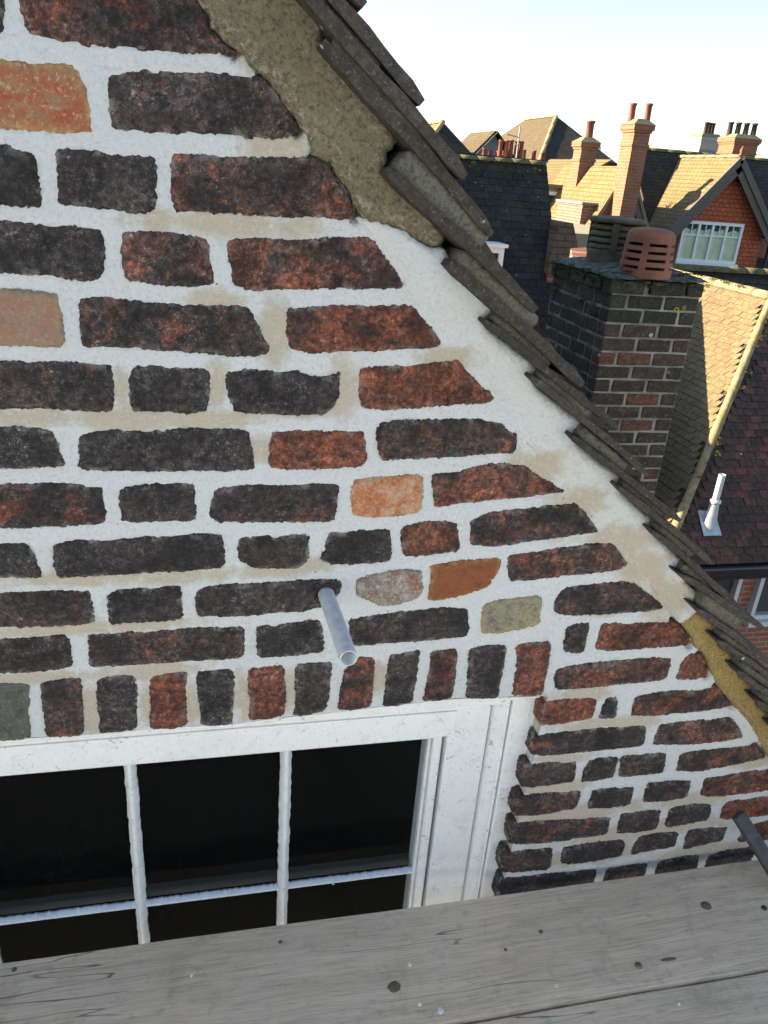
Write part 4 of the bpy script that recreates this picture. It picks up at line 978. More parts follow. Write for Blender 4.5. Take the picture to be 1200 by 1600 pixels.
for px_, py_, r_ in ((1057, 484, .016), (1069, 481, .011)):
    p = aty(px_, py_, cy0-0.004); V = []; Fc = []
    for rr_ in (r_, r_*0.55):
        for i in range(12): t = 2*math.pi*i/12; V.append((p.x+rr_*math.cos(t)*random.uniform(.85, 1.1), p.y, p.z+rr_*math.sin(t)*random.uniform(.85, 1.1)))
    for i in range(12): j = (i+1) % 12; Fc.append((i, 12+i, 12+j, j))
    mesh_obj('lichen_ring', V, Fc, M['lichen_y'], stack)
# louvred grey terminal
M['pot_grey'] = plain('weathered_terminal', (0.078, 0.070, 0.044), 0.95, 0, 1, 10, c2=(0.135, 0.118, 0.074), bs=0.005)
M['pot_red'] = plain('red_clay_terminal', (0.27, 0.100, 0.060), 0.9, 0, 1, 9, c2=(0.165, 0.075, 0.052), bs=0.004)
M['soot'] = plain('soot', (0.006, 0.006, 0.006), 1.0)
pc = atd(958, 382, 4.62); pc = Vector((pc.x, pc.y, zct+0.03))
rA = 0.150
pt = MB()
pt.lathe(pc, [(rA*0.93, -0.03), (rA*0.98, 0.045), (rA*0.98, 0.075), (rA*0.80, 0.078)])
for k in range(4):
    z = 0.078 + k*0.036; pt.lathe(pc, [(rA*0.78, z-0.004), (rA*0.985, z), (rA*1.0, z+0.012), (rA*0.90, z+0.030), (rA*0.78, z+0.030)])
pt.lathe(pc, [(rA*0.80, 0.222), (rA*1.06, 0.224), (rA*1.10, 0.232), (rA*1.10, 0.246), (rA*1.02, 0.252), (0.0005, 0.264)])
tp = pt.out('louvred_terminal', M['pot_grey'], stack, True)
MB().lathe(pc, [(rA*0.72, -0.02), (rA*0.72, 0.25)]).out('flue_liner', M['soot'], tp)
for k in range(4):
    t = math.pi*0.35 + k*math.pi/2; d = Vector((math.cos(t), math.sin(t), 0)); MB().bar(pc+d*rA*0.93+Vector((0, 0, .06)), pc+d*rA*0.93+Vector((0, 0, .25)), d*0.012, d.cross(Vector((0, 0, 1)))*0.02).out('rib', M['pot_grey'], tp)
# slotted red terminal
pd = atd(1012, 398, 4.30); pd = Vector((pd.x, pd.y, zct+0.028)); rB = 0.142
sg = 48; zs_ = [-0.03, 0.016, 0.032, 0.056, 0.072, 0.096, 0.112, 0.136, 0.152, 0.185]
V = []; Fc = []
for r_ in (rB, rB-0.016):
    for k, z in enumerate(zs_):
        for i in range(sg): t = 2*math.pi*i/sg; rr_ = r_*(1.03 - 0.12*max(0, z)/0.185); V.append((pd.x+rr_*math.cos(t), pd.y+rr_*math.sin(t), pd.z+z))
nz_ = len(zs_)
def gi(s, k, i): return s*nz_*sg + k*sg + i % sg
for k in range(nz_-1):
    for i in range(sg):
        slot = k in (1, 3, 5, 7) and (i % 8) < 6
        if not slot: Fc.append((gi(0, k, i), gi(0, k, i+1), gi(0, k+1, i+1), gi(0, k+1, i))); Fc.append((gi(1, k, i), gi(1, k+1, i), gi(1, k+1, i+1), gi(1, k, i+1)))
        else:
            Fc.append((gi(0, k, i), gi(0, k, i+1), gi(1, k, i+1), gi(1, k, i))); Fc.append((gi(0, k+1, i), gi(1, k+1, i), gi(1, k+1, i+1), gi(0, k+1, i+1)))
            if (i % 8) == 0: Fc.append((gi(0, k, i), gi(1, k, i), gi(1, k+1, i), gi(0, k+1, i)))
            if (i % 8) == 5: Fc.append((gi(0, k, i+1), gi(0, k+1, i+1), gi(1, k+1, i+1), gi(1, k, i+1)))
rt = mesh_obj('slotted_terminal', V, Fc, M['pot_red'], stack, False)
MB().lathe(pd, [(rB*0.905, 0.1852), (rB*0.90, 0.196), (rB*0.78, 0.215), (rB*0.45, 0.226), (0.0005, 0.230)], 48).out('domed_top', M['pot_red'], rt, True)
MB().lathe(pd, [(rB*0.70, -0.02), (rB*0.70, 0.18)]).out('flue_liner', M['soot'], rt)

# ================================================================== scaffold
ZB = ZC - 1.25
G_B = 'planks of the scaffold platform'
def board(y0, y1, label, seed):
    rs = random.Random(seed); L0, L1 = -1.75, 2.15; n = 90; V = []; Fc = []
    prof = [(y0+0.004, 0), (y0, -0.005), (y0, -0.034), (y0+0.003, -0.038), (y1-0.003, -0.038), (y1, -0.034), (y1, -0.006), (y1-0.005, 0), ((y0+2*y1)/3, 0.0005), ((2*y0+y1)/3, 0.0005)]
    k = len(prof)
    for i in range(n+1):
        x = L0 + (L1-L0)*i/n
        e0 = 0.0022*float(fbm(np.array([x]), np.array([seed*1.0]), 7, 4, seed)[0]); e1 = 0.0022*float(fbm(np.array([x]), np.array([seed*1.0+5]), 7, 4, seed)[0])
        for (y, z) in prof: V.append((x, y + (e0 if y < (y0+y1)/2 else e1), ZB + z))
    for i in range(n):
        for j in range(k): j2 = (j+1) % k; Fc.append((i*k+j, i*k+j2, (i+1)*k+j2, (i+1)*k+j))
    Fc.append(tuple(range(k))[::-1]); Fc.append(tuple(range(n*k, n*k+k)))
    Fc = [f[::-1] for f in Fc]
    o = mesh_obj('scaffold_board', V, Fc, M['wood'], None, False, origin=(0.2, (y0+y1)/2, ZB-0.038))
    tag(o, label, 'plank', G_B); return o
b1 = board(-0.253, -0.030, 'grey weathered scaffold plank lying against the brick wall under the sash window', 21)
b2 = board(-0.4805, -0.2550, 'weathered scaffold plank, second one out from the brick wall', 22)
b3 = board(-0.712, -0.486, 'weathered scaffold plank, third one out from the brick wall', 23)
def disc(name, px, py, r, mat, parent, h=0.0012, stretch=1.0, seg=16):
    p = atz(px, py, ZB+0.0006); V = [(p.x, p.y, p.z+h)]; Fc = []
    for i in range(seg):
        t = 2*math.pi*i/seg; rr_ = r*random.uniform(.92, 1.08); V.append((p.x+rr_*stretch*math.cos(t), p.y+rr_*math.sin(t), p.z + h*0.7))
    for i in range(seg):
        t = 2*math.pi*i/seg; rr_ = r*1.08; V.append((p.x+rr_*stretch*math.cos(t), p.y+rr_*math.sin(t), p.z-0.001))
    for i in range(seg): j = (i+1) % seg; Fc.append((0, 1+i, 1+j)); Fc.append((1+i, 1+seg+i, 1+seg+j, 1+j))
    return mesh_obj(name, V, Fc, mat, parent, True)
for px, py, r, s_ in ((616,1542,.0095,1.15),(1103,1415,.0095,1.1),(22,1515,.004,1),(438,1472,.0035,1.1),(790,1484,.003,1),(845,1456,.004,1),(1045,1499,.003,5.0)):
    disc('knot', px, py, r, M['knot'], b1, 0.0006, s_)
disc('nail', 1194, 1419, .0055, M['nail'], b1, 0.002); disc('screw', 998, 1509, .0062, M['brass'], b1, 0.0025)
crumbs = [(640,1508,.0045),(655,1570,.0045),(688,1580,.006),(870,1542,.0048),(1060,1570,.003),(300,1525,.003)]
for i, (px, py, r) in enumerate(crumbs):
    rs = random.Random(i); p = atz(px, py, ZB+0.0008); V = []; k = 7; p.z += 0.0004
    for hgt, sc_ in ((0, 1), (0.0032, .85)):
        for j in range(k): t = 2*math.pi*j/k; rr_ = r*sc_*rs.uniform(.45, 1.15); V.append((p.x+rr_*math.cos(t), p.y+rr_*math.sin(t), p.z+hgt))
    Fc = [tuple(range(k, 2*k))] + [(j, (j+1) % k, k+(j+1) % k, k+j) for j in range(k)]
    o = mesh_obj('mortar_crumb', V, Fc, M['flake'], None, False, origin=(p.x, p.y, p.z)); tag(o, ['small pale mortar crumb on the plank just above the large knot', 'pale mortar flake on the plank, between the large knot and the widest crumb', 'widest pale mortar crumb on the plank, near its outer seam', 'lone pale mortar crumb on the plank between the large knot and the brass screw', 'tiny mortar crumb on the second plank out from the wall', 'tiny mortar crumb on the plank below the glazing bars'][i], 'crumb', 'mortar crumbs on the planks')
sf = empty('scaffold', (0.2, -0.4, 0), 'galvanised tube frame carrying the scaffold planks beside the brick wall', 'scaffold')
for x in (-1.55, 1.95):
    MB().tube((x, -1.55, ZB-0.063), (x, -0.02, ZB-0.063), 0.0245).out('transom', M['tube'], sf, True)
    MB().tube((x+0.05, -1.5, 0), (x+0.05, -1.5, ZB+1.2), 0.0245).out('standard', M['tube'], sf, True)
MB().tube((-1.9, -1.45, ZB-0.115), (2.3, -1.45, ZB-0.115), 0.0245).out('ledger', M['tube'], sf, True)
MB().tube((-1.9, -0.10, ZB-0.115), (2.3, -0.10, ZB-0.115), 0.0245).out('ledger', M['tube'], sf, True)
for x in (-1.5, 2.0): MB().tube((x-0.1, -0.10, 0), (x-0.1, -0.10, ZB-0.06), 0.0245).out('standard', M['tube'], sf, True)
# dark batten leaning on the wall at the plank's edge
p1 = aty(1153, 1272, -0.022); p2 = atz(1224, 1385, ZB+0.012)
dv = (p2-p1).normalized(); up = Vector((0, -1, 0.55)); up = (up - dv*up.dot(dv)).normalized(); sd2 = dv.cross(up)
bt = MB().bar(p1, p2, sd2*0.0135, up*0.0085).out('dark_batten', M['slate'], None, origin=p2, bevel=0.0025)
tag(bt, 'short dark grey batten leaning between the plank and the brick wall', 'batten')
#--PART4--
# ================================================================== neighbouring houses
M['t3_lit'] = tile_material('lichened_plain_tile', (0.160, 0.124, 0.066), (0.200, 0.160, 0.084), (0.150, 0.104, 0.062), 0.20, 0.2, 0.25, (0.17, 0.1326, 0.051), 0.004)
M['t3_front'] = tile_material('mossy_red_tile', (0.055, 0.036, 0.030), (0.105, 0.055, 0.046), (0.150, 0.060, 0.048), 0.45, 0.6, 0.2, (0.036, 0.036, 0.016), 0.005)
M['t1'] = tile_material('dark_slate_tile', (0.017, 0.018, 0.020), (0.028, 0.0275, 0.028), (0.036, 0.034, 0.031), 0.25, 0.35, 0.2, (0.05, 0.055, 0.02), 0.005)
M['hip'] = plain('hip_mortar', (0.28, 0.2208, 0.12), 0.95, 0, 1, 12, c2=(0.208, 0.152, 0.0672), bs=0.006)
M['ridge_moss'] = plain('mossy_ridge', (0.112, 0.0952, 0.0336), 0.95, 0, 1, 7, c2=(0.0476, 0.0504, 0.0196), bs=0.015)
M['under'] = plain('roof_underlay', (0.035, 0.030, 0.027), 0.95)
M['red_wall'] = brickwork_material('red_brickwork', (0.20, 0.070, 0.042), (0.25, 0.092, 0.052), (0.27, 0.21, 0.17), grime=.2, var=.2)
M['orange_wall'] = brickwork_material('orange_brickwork', (0.205, 0.072, 0.034), (0.255, 0.094, 0.046), (0.22, 0.135, 0.085), grime=.35, var=.3)
M['gable_tiles'] = tilehang_material('orange_tile_hanging', (0.40, 0.100, 0.045), (0.50, 0.145, 0.065), (0.16, 0.04, 0.025), row=0.12, wid=0.17, axis='x')
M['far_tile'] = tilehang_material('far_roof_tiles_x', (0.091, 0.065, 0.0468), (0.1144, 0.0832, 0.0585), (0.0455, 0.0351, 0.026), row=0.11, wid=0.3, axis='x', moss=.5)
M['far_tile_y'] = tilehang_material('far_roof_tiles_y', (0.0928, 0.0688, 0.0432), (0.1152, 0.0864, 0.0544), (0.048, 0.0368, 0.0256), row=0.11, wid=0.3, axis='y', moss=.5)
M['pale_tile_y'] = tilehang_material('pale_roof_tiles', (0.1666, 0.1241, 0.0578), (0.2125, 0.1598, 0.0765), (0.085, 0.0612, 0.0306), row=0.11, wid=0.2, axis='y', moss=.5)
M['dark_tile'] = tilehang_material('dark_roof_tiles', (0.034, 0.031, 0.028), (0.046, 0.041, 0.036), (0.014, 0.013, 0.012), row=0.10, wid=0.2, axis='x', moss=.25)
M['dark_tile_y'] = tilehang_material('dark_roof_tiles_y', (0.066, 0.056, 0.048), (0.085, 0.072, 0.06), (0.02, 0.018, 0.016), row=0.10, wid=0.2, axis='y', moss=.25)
M['barge'] = plain('brown_bargeboard', (0.095, 0.078, 0.066), 0.7, 0, .3, 6)
M['white'] = plain('white_joinery', (0.70, 0.70, 0.69), 0.5, 0, .12, 8)
M['white_pvc'] = plain('white_pvc', (0.50, 0.53, 0.56), 0.4, 0, .15, 8)
M['lead'] = plain('lead_flashing', (0.42, 0.46, 0.50), 0.45, 0.3, .4, 14)
M['gutter'] = plain('black_gutter', (0.014, 0.015, 0.017), 0.4, 0, .2, 8)
M['curtain'] = plain('cream_curtain', (0.60, 0.58, 0.38), 0.9, 0, 1, 5, c2=(0.72, 0.70, 0.50))
M['int_dark'] = plain('dim_interior', (0.05, 0.055, 0.055), 0.9)
M['pot'] = plain('clay_chimney_pot', (0.195, 0.06, 0.039), 0.85, 0, .4, 9)
M['pot_dark'] = plain('dark_chimney_pot', (0.05, 0.03, 0.024), 0.85, 0, .4, 9)
M['cement'] = plain('cement_cap', (0.1955, 0.1666, 0.0935), 0.95, 0, .6, 6)

M['pale_render'] = plain('pale_render', (0.364, 0.308, 0.252), 0.9, 0, .25, 2)
M['grey_band'] = plain('grey_render_band', (0.20, 0.20, 0.21), 0.9, 0, .3, 4)
M['flat_roof'] = plain('sunny_flat_roof', (0.255, 0.2244, 0.1445), 0.9, 0, .4, 2)
M['aerial'] = plain('aerial_metal', (0.30, 0.30, 0.30), 0.5, 0.3, .1, 5)
M['dirt'] = plain('garden_ground', (0.060, 0.058, 0.042), 1.0, 0, 1, 0.4, c2=(0.08, 0.076, 0.068))

gsz = 700; gm = MB(); gm.quad((-gsz, -gsz, 0), (gsz, -gsz, 0), (gsz, gsz, 0), (-gsz, gsz, 0))
gr = gm.out('ground', M['dirt'], None, origin=(0, 0, 0)); gr['kind'] = 'structure'

def unit_tile(mat, w2=.160, L=.13):
    """one plain tile, tail raised on the course below: local x along the course, y up the slope, z off the roof"""
    w2 /= 2
    V = [(-w2, 0, .012), (w2, 0, .012), (w2, L, .004), (-w2, L, .004), (-w2, 0, .028), (-.03, -.001, .0295), (.03, -.001, .0295), (w2, 0, .028), (w2, L, .016), (-w2, L, .016)]
    Fc = [(3, 2, 1, 0), (4, 5, 6, 7, 8, 9), (0, 1, 7, 6, 5, 4), (1, 2, 8, 7), (3, 0, 4, 9)]
    me = bpy.data.meshes.new('tile'); me.from_pydata(V, [], Fc); me.materials.append(mat); return me
def tile_plane(parent, O, u, v, poly2, mat, singles=0, score=None, gauge=0.102, wid=0.168, name='tiles', seed=0, clampu=None, jit=1.0):
    """fill the outline poly2 (in u, v metres from O) with plain tiles; the `singles` best-scored are objects of their own"""
    rs = random.Random(seed); O, u, v = Vector(O), Vector(u).normalized(), Vector(v).normalized(); n_ = u.cross(v)
    P = np.array(poly2); (u0, v0), (u1, v1) = P.min(0), P.max(0)
    cells = []
    r = 0; vv = v0 + 0.005
    while vv < v1:
        uu = u0 - (wid/2 if r % 2 else 0)
        while uu < u1 + wid: cells.append((uu, vv)); uu += wid
        vv += gauge; r += 1
    C = np.array(cells); ok = inside(C + np.array([0, gauge*0.5]), P); C = C[ok]
    base = unit_tile(mat, wid-.006, gauge+.03)
    m0 = Matrix((u, v, n_)).transposed()
    items = []
    for uu, vv in C:
        p = O + u*(uu + rs.uniform(-.004, .004)) + v*(vv + rs.uniform(-.004, .004)*jit) + n_*rs.uniform(-.002, .004)
        m = m0 @ Matrix.Rotation(rs.uniform(-.025, .025)*jit, 3, 'Z') @ Matrix.Rotation(rs.uniform(-.02, .02), 3, 'Y')
        if clampu and uu - wid/2 > clampu[1]: continue
        items.append((p, m))
    if singles and score: items.sort(key=lambda t: score(t[0]))
    for p, m in items[:singles]:
        o = bpy.data.objects.new('tile', base); place(o, p, parent); o.rotation_euler = m.to_euler()
    rest = items[singles:]
    if rest:
        bv = [q.co.copy() for q in base.vertices]; bf = [tuple(f.vertices) for f in base.polygons]
        V = []; Fc = []; rn = []
        for p, m in rest:
            k = len(V); V += [tuple(p + m @ q) for q in bv]; Fc += [tuple(k+i for i in f) for f in bf]; rn += [rs.random()]*len(bv)
        if clampu:
            V = np.array(V); U_ = (V - np.array(O))@np.array(u); V = V + (np.clip(U_, clampu[0], clampu[1]) - U_)[:, None]*np.array(u)
        o = mesh_obj(name, V, Fc, mat, parent)
        at = o.data.attributes.new('rnd', 'FLOAT', 'POINT'); at.data.foreach_set('value', np.array(rn, dtype=np.float32)); o['kind'] = 'stuff'
def half_round(parent, a, b, r, mat, name, up, L=0.31):
    """ridge or hip tiles laid end to end"""
    a, b, up = Vector(a), Vector(b), Vector(up).normalized(); d = (b-a); n_ = max(1, int(d.length/L)); d.normalize(); s_ = d.cross(up).normalized()
    for i in range(n_):
        p, q = a.lerp(b, i/n_), a.lerp(b, (i+0.985)/n_); m = MB(); k = 7
        jr = random.uniform(-.004, .006)
        for P_, rr_ in ((p, r*1.0+jr), (q, r*0.96+jr)):
            for j in range(k+1):
                t = math.pi*(j/k); m.v.append(tuple(P_ + s_*(rr_*math.cos(t)) + up*(rr_*math.sin(t)*0.9 - 0.3*r)))
        for j in range(k): m.f.append((j, j+1, k+2+j, k+1+j))
        m.f.append(tuple(range(k+1))[::-1]); m.f.append(tuple(range(k+1, 2*k+2)))
        m.out(name, mat, parent, True)
def see(p):
    v = Vector(p) - CAM; cc = [sum(AX[r][k]*v[r] for r in range(3)) for k in range(3)]
    return (600 + F*cc[0]/cc[2], 800 + F*cc[1]/cc[2], cc[2])
def framed_window(parent, x0, x1, z0, z1, y, lights=1, fw_=0.06, sill=True, glass='glass_far', mat='white', transom=None, sub=0, back=None, curtain=False):
    """window facing -y: frame, mullions, panes"""
    fr = MB(); fr.box(x0, x0+fw_, y-0.03, y+0.06, z0, z1); fr.box(x1-fw_, x1, y-0.03, y+0.06, z0, z1)
    fr.box(x0+fw_, x1-fw_, y-0.031, y+0.06, z1-fw_, z1); fr.box(x0+fw_, x1-fw_, y-0.031, y+0.06, z0, z0+fw_)
    wdw = fr.out('window', M[mat], parent)
    if sill: MB().box(x0-0.05, x1+0.05, y-0.10, y+0.02, z0-0.07, z0-0.002).out('sill', M[mat], wdw)
    xi0, xi1 = x0+fw_, x1-fw_; step_ = (xi1-xi0)/lights
    for i in range(1, lights): MB().box(xi0+step_*i-fw_*0.45, xi0+step_*i+fw_*0.45, y-0.02, y+0.05, z0+fw_, z1-fw_).out('mullion', M[mat], wdw)
    for i in range(lights):
        xa, xb_ = xi0+step_*i+fw_*0.2, xi0+step_*(i+1)-fw_*0.2
        MB().quad((xa, y+0.02, z0+fw_*.5), (xb_, y+0.02, z0+fw_*.5), (xb_, y+0.02, z1-fw_*.5), (xa, y+0.02, z1-fw_*.5)).out('pane', M[glass], wdw)
        if transom is not None:
            zt = z0 + (z1-z0)*transom; b_ = MB(); b_.box(xa, xb_, y-0.005, y+0.04, zt-0.022, zt+0.022)
            for k in range(1, sub): xc = xa + (xb_-xa)*k/sub; b_.box(xc-0.012, xc+0.012, y-0.004, y+0.035, zt+0.022, z1-fw_)
            b_.out('glazing_bar', M[mat], wdw)
    MB().quad((x0+.01, y+0.055, z0+.01), (x1-.01, y+0.055, z0+.01), (x1-.01, y+0.055, z1-.01), (x0+.01, y+0.055, z1-.01)).out('dark_interior', M['int_dark'], wdw)
    if curtain:
        m = MB(); n_ = 60
        zt = z0 + (z1-z0)*0.80
        for i in range(n_+1):
            x = x0+.03 + (x1-x0-.06)*i/n_; yy = y + 0.042 + 0.006*math.sin(i*1.3); m.v += [(x, yy, z0), (x, yy, zt + 0.03*math.sin(i*0.5))]
        for i in range(n_): m.f.append((2*i, 2*i+2, 2*i+3, 2*i+1))
        m.out('curtain', M['curtain'], wdw)
    return wdw
def gable_prism(x0, x1, xr_, ze_, zr_, y0, y1):            # ridge along y
    return [(x0, y0, ze_), (x1, y0, ze_), (xr_, y0, zr_)]
def chimney(parent, x0, x1, y0, y1, z0, z1, mat, pots, pot_r=0.10, pot_h=0.45, pot_mat='pot', cap='cement', corbel=0.07, bandm=None):
    m = MB(); m.box(x0, x1, y0, y1, z0, z1-0.45); c = corbel
    m.box(x0-c*.4, x1+c*.4, y0-c*.4, y1+c*.4, z1-0.50, z1-0.44); m.box(x0-0.004, x1+0.004, y0-0.004, y1+0.004, z1-0.44, z1-0.18)
    m.box(x0-c*.5, x1+c*.5, y0-c*.5, y1+c*.5, z1-0.18, z1-0.12); m.box(x0-c, x1+c, y0-c, y1+c, z1-0.12, z1)
    ch = m.out('chimney', M[mat] if isinstance(mat, str) else mat, parent)
    cm = MB(); e = c+0.02; i_ = 0.10
    lo = [(x0-e, y0-e, z1+.002), (x1+e, y0-e, z1+.002), (x1+e, y1+e, z1+.002), (x0-e, y1+e, z1+.002)]
    hi = [(x0+i_, y0+i_, z1+0.14), (x1-i_, y0+i_, z1+0.14), (x1-i_, y1-i_, z1+0.14), (x0+i_, y1-i_, z1+0.14)]
    cm.v = lo+hi; cm.f = [(4, 5, 6, 7)] + [(i, (i+1) % 4, 4+(i+1) % 4, 4+i) for i in range(4)]
    cm.out('cap', M[cap], ch)
    for (px_, py_) in pots:
        MB().lathe((px_, py_, z1+0.08), [(pot_r*1.05, 0), (pot_r*0.95, pot_h*.2), (pot_r*0.85, pot_h*.86), (pot_r*1.06, pot_h*.88), (pot_r*1.06, pot_h), (pot_r*.8, pot_h), (pot_r*.75, pot_h*.5)], 14).out('chimney_pot', M[pot_mat], ch, True)
    return ch

# ---- hipped neighbour with the sunlit slope, gutter and white windows
E3 = aty(1030, 884, YC + 6.95); e3 = Vector((E3.x, E3.y, E3.z)); P3 = R(46); T3 = math.tan(P3)
n3 = empty('hipped_house', (e3.x+2.5, e3.y+4, 0), 'hipped tiled house with white vent pipe, black gutter and white windows', 'house')
hd = 2.62; wid3 = 2*hd; len3 = 9.0
apex = e3 + Vector((hd, hd, hd*T3)); apex2 = e3 + Vector((hd, len3-hd, hd*T3))
c0, c1, c2, c3 = e3, e3 + Vector((wid3, 0, 0)), e3 + Vector((wid3, len3, 0)), e3 + Vector((0, len3, 0))
rf = MB(); rf.poly([c0, c1, apex]); rf.poly([c1, c2, apex2, apex]); rf.poly([c2, c3, apex2]); rf.poly([c3, c0, apex, apex2]); rf.poly([c3, c2, c1, c0])
roof3 = rf.out('roof', M['under'], n3)
sl = hd/math.cos(P3)
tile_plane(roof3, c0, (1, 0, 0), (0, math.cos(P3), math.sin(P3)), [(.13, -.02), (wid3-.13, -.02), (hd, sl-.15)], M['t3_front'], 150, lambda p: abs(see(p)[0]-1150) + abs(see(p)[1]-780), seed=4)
# left slope: courses run along y
vl = Vector((math.cos(P3), 0, math.sin(P3)))
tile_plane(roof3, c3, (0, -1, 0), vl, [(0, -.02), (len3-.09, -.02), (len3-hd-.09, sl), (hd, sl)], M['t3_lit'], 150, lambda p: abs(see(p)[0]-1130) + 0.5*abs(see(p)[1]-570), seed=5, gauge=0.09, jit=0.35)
nh = Vector((-math.sin(P3), -math.sin(P3), 2*math.cos(P3)))
half_round(roof3, c0, apex, 0.054, M['hip'], 'hip_tile', nh, 0.42); half_round(roof3, apex, apex2, 0.10, M['hip'], 'ridge_tile', (0, 0, 1)); half_round(roof3, c1, apex, 0.085, M['hip'], 'hip_tile', Vector((math.sin(P3), -math.sin(P3), 2*math.cos(P3))))
for i in range(26):
    t = random.uniform(0.02, 1.0); p = c0.lerp(apex, t); clump(p + Vector((random.uniform(.02, .1), random.uniform(-.1, .0), 0.02)), random.uniform(.03, .075), 24, 300+i, roof3, .6)
for i in range(10):
    p = apex.lerp(apex2, random.uniform(0, .5)); clump(p + Vector((random.uniform(-.12, .02), 0, 0.05)), random.uniform(.04, .08), 24, 340+i, roof3, .5)
MB().box(c0.x+0.0, c1.x, c0.y-0.10, c0.y+0.02, c0.z-0.14, c0.z-0.02).out('gutter', M['gutter'], n3, bevel=0.02)
MB().box(c0.x, c1.x, c0.y+0.021, c0.y+0.06, c0.z-0.24, c0.z-0.0).out('fascia', M['gutter'], n3)
yw = c0.y + 0.22
MB().box(c0.x+0.25, c1.x-0.25, yw, c2.y-0.25, 0, c0.z-0.05).out('wall', M['red_wall'], n3)
yq = yw - 0.065
x1a = aty(1160, 900, yq).x; z1a = aty(1160, 889, yq).z
framed_window(n3, x1a-1.15, x1a, z1a-1.0, z1a, yq, lights=2, fw_=0.055, mat='white_pvc', sill=True)
x2a = aty(1190, 895, yq).x; z2b = aty(1172, 966, yq).z
framed_window(n3, x2a, x2a+1.15, z2b, z1a, yq, lights=2, fw_=0.055, mat='white_pvc', sill=True)
# white vent pipe with lead slate
vb = None
def on_front(px, py):
    v = ray(px, py); n_ = Vector((0, -math.sin(P3), math.cos(P3))); t = n_.dot(e3-CAM)/n_.dot(v); return CAM + v*t
q0 = on_front(1106, 820); nf = Vector((0, -math.sin(P3), math.cos(P3))); vf = Vector((0, math.cos(P3), math.sin(P3)))
base = q0 + nf*0.03
tipz = None
for i in range(200):
    if see(base + Vector((0, 0, 0.01*i)))[1] < 742: tipz = 0.01*i; break
vent = MB().tube(base + Vector((0, 0, -.05)), base + Vector((0, 0, tipz)), 0.039, seg=18, cap=False)
vent.lathe(base, [(0.039, tipz), (0.032, tipz), (0.032, tipz-0.2)], 18)
vent = vent.out('vent_pipe', M['white_pvc'], n3, True)
MB().lathe(base, [(0.046, tipz*.42), (0.064, tipz*.44), (0.066, tipz*.49), (0.046, tipz*.51)], 18).out('collar', M['white_pvc'], vent, True)
ls = MB(); a = q0 + nf*0.038
ls.prism([a + Vector((-.12, 0, 0)) - vf*.15, a + Vector((.12, 0, 0)) - vf*.15, a + Vector((.10, 0, 0)) + vf*.16, a + Vector((-.12, 0, 0)) + vf*.17], nf*0.006)
ls.tube(base + Vector((0, 0, -.05)), base + Vector((0, 0, tipz*.42)), 0.085, 0.05, 18, False)
ls.out('lead_slate', M['lead'], vent)

# ---- dark steep roof with mossy ridge
r0 = atd(850, 258, 14.0); P1 = R(57); T1 = math.tan(P1); zE1 = ZC - 4.6
rx0 = r0.x - 5.2; tt = (r0.z - zE1)/T1
n1 = empty('dark_roofed_house', (r0.x-2, r0.y, 0), 'steep dark slate-tiled house with mossy ridge and small white dormer', 'house')
rf = MB(); f0, f1 = Vector((rx0, r0.y-tt, zE1)), Vector((r0.x, r0.y-tt, zE1)); g0, g1 = Vector((rx0, r0.y, r0.z)), Vector((r0.x, r0.y, r0.z)); k0, k1 = Vector((rx0, r0.y+tt, zE1)), Vector((r0.x, r0.y+tt, zE1))
rf.poly([f0, f1, g1, g0]); rf.poly([g0, g1, k1, k0]); rf.poly([f1, k1, g1]); rf.poly([f0, g0, k0]); rf.poly([f0, k0, k1, f1])
roof1 = rf.out('roof', M['under'], n1)
L1 = (r0-Vector((r0.x, r0.y-tt, zE1))).length
tile_plane(roof1, f0, (1, 0, 0), (0, math.cos(P1), math.sin(P1)), [(0, -.02), (5.2+.2, -.02), (5.2+.2, L1), (0, L1)], M['t1'], 0, seed=9, gauge=0.135, wid=0.19, clampu=(0, 5.24))
half_round(roof1, g0 + Vector((0, 0, .02)), g1 + Vector((.02, 0, .02)), 0.075, M['ridge_moss'], 'ridge_tile', (0, 0, 1))
for i in range(46):
    p = g0.lerp(g1, random.uniform(.25, 1)); clump(p + Vector((0, -random.uniform(.03, .22), -random.uniform(0.0, .22))), random.uniform(.04, .09), 26, 400+i, roof1, .7)
MB().box(rx0+.2, r0.x-.12, f0.y+.25, k0.y-.25, 0, zE1+.05).out('wall', M['red_wall'], n1)
# dormer corner
dp = aty(793, 382, r0.y - 1.35)
dw_ = 1.0; dz0 = dp.z - 0.75
dm = MB(); dm.box(dp.x-dw_, dp.x-0.04, dp.y+0.05, dp.y+1.1, dz0, dp.z-0.06); dm = dm.out('dormer', M['t1'], n1)
MB().box(dp.x-dw_-.05, dp.x, dp.y-0.06, dp.y+1.1, dp.z-0.055, dp.z).out('dormer_roof', M['white'], dm)
fr = MB(); fr.box(dp.x-0.13, dp.x-0.045, dp.y-0.01, dp.y+0.048, dz0, dp.z-.056); fr.box(dp.x-dw_, dp.x-dw_+.085, dp.y-0.01, dp.y+0.048, dz0, dp.z-.056); fr.box(dp.x-dw_+.085, dp.x-.13, dp.y-0.01, dp.y+0.048, dp.z-.15, dp.z-.056); fr.box(dp.x-dw_+.085, dp.x-.13, dp.y-0.01, dp.y+0.048, dz0, dz0+.08)
fr.out('window_frame', M['white'], dm)
MB().quad((dp.x-dw_+.08, dp.y+.03, dz0+.07), (dp.x-.12, dp.y+.03, dz0+.07), (dp.x-.12, dp.y+.03, dp.z-.14), (dp.x-dw_+.08, dp.y+.03, dp.z-.14)).out('pane', M['glass_far'], dm)

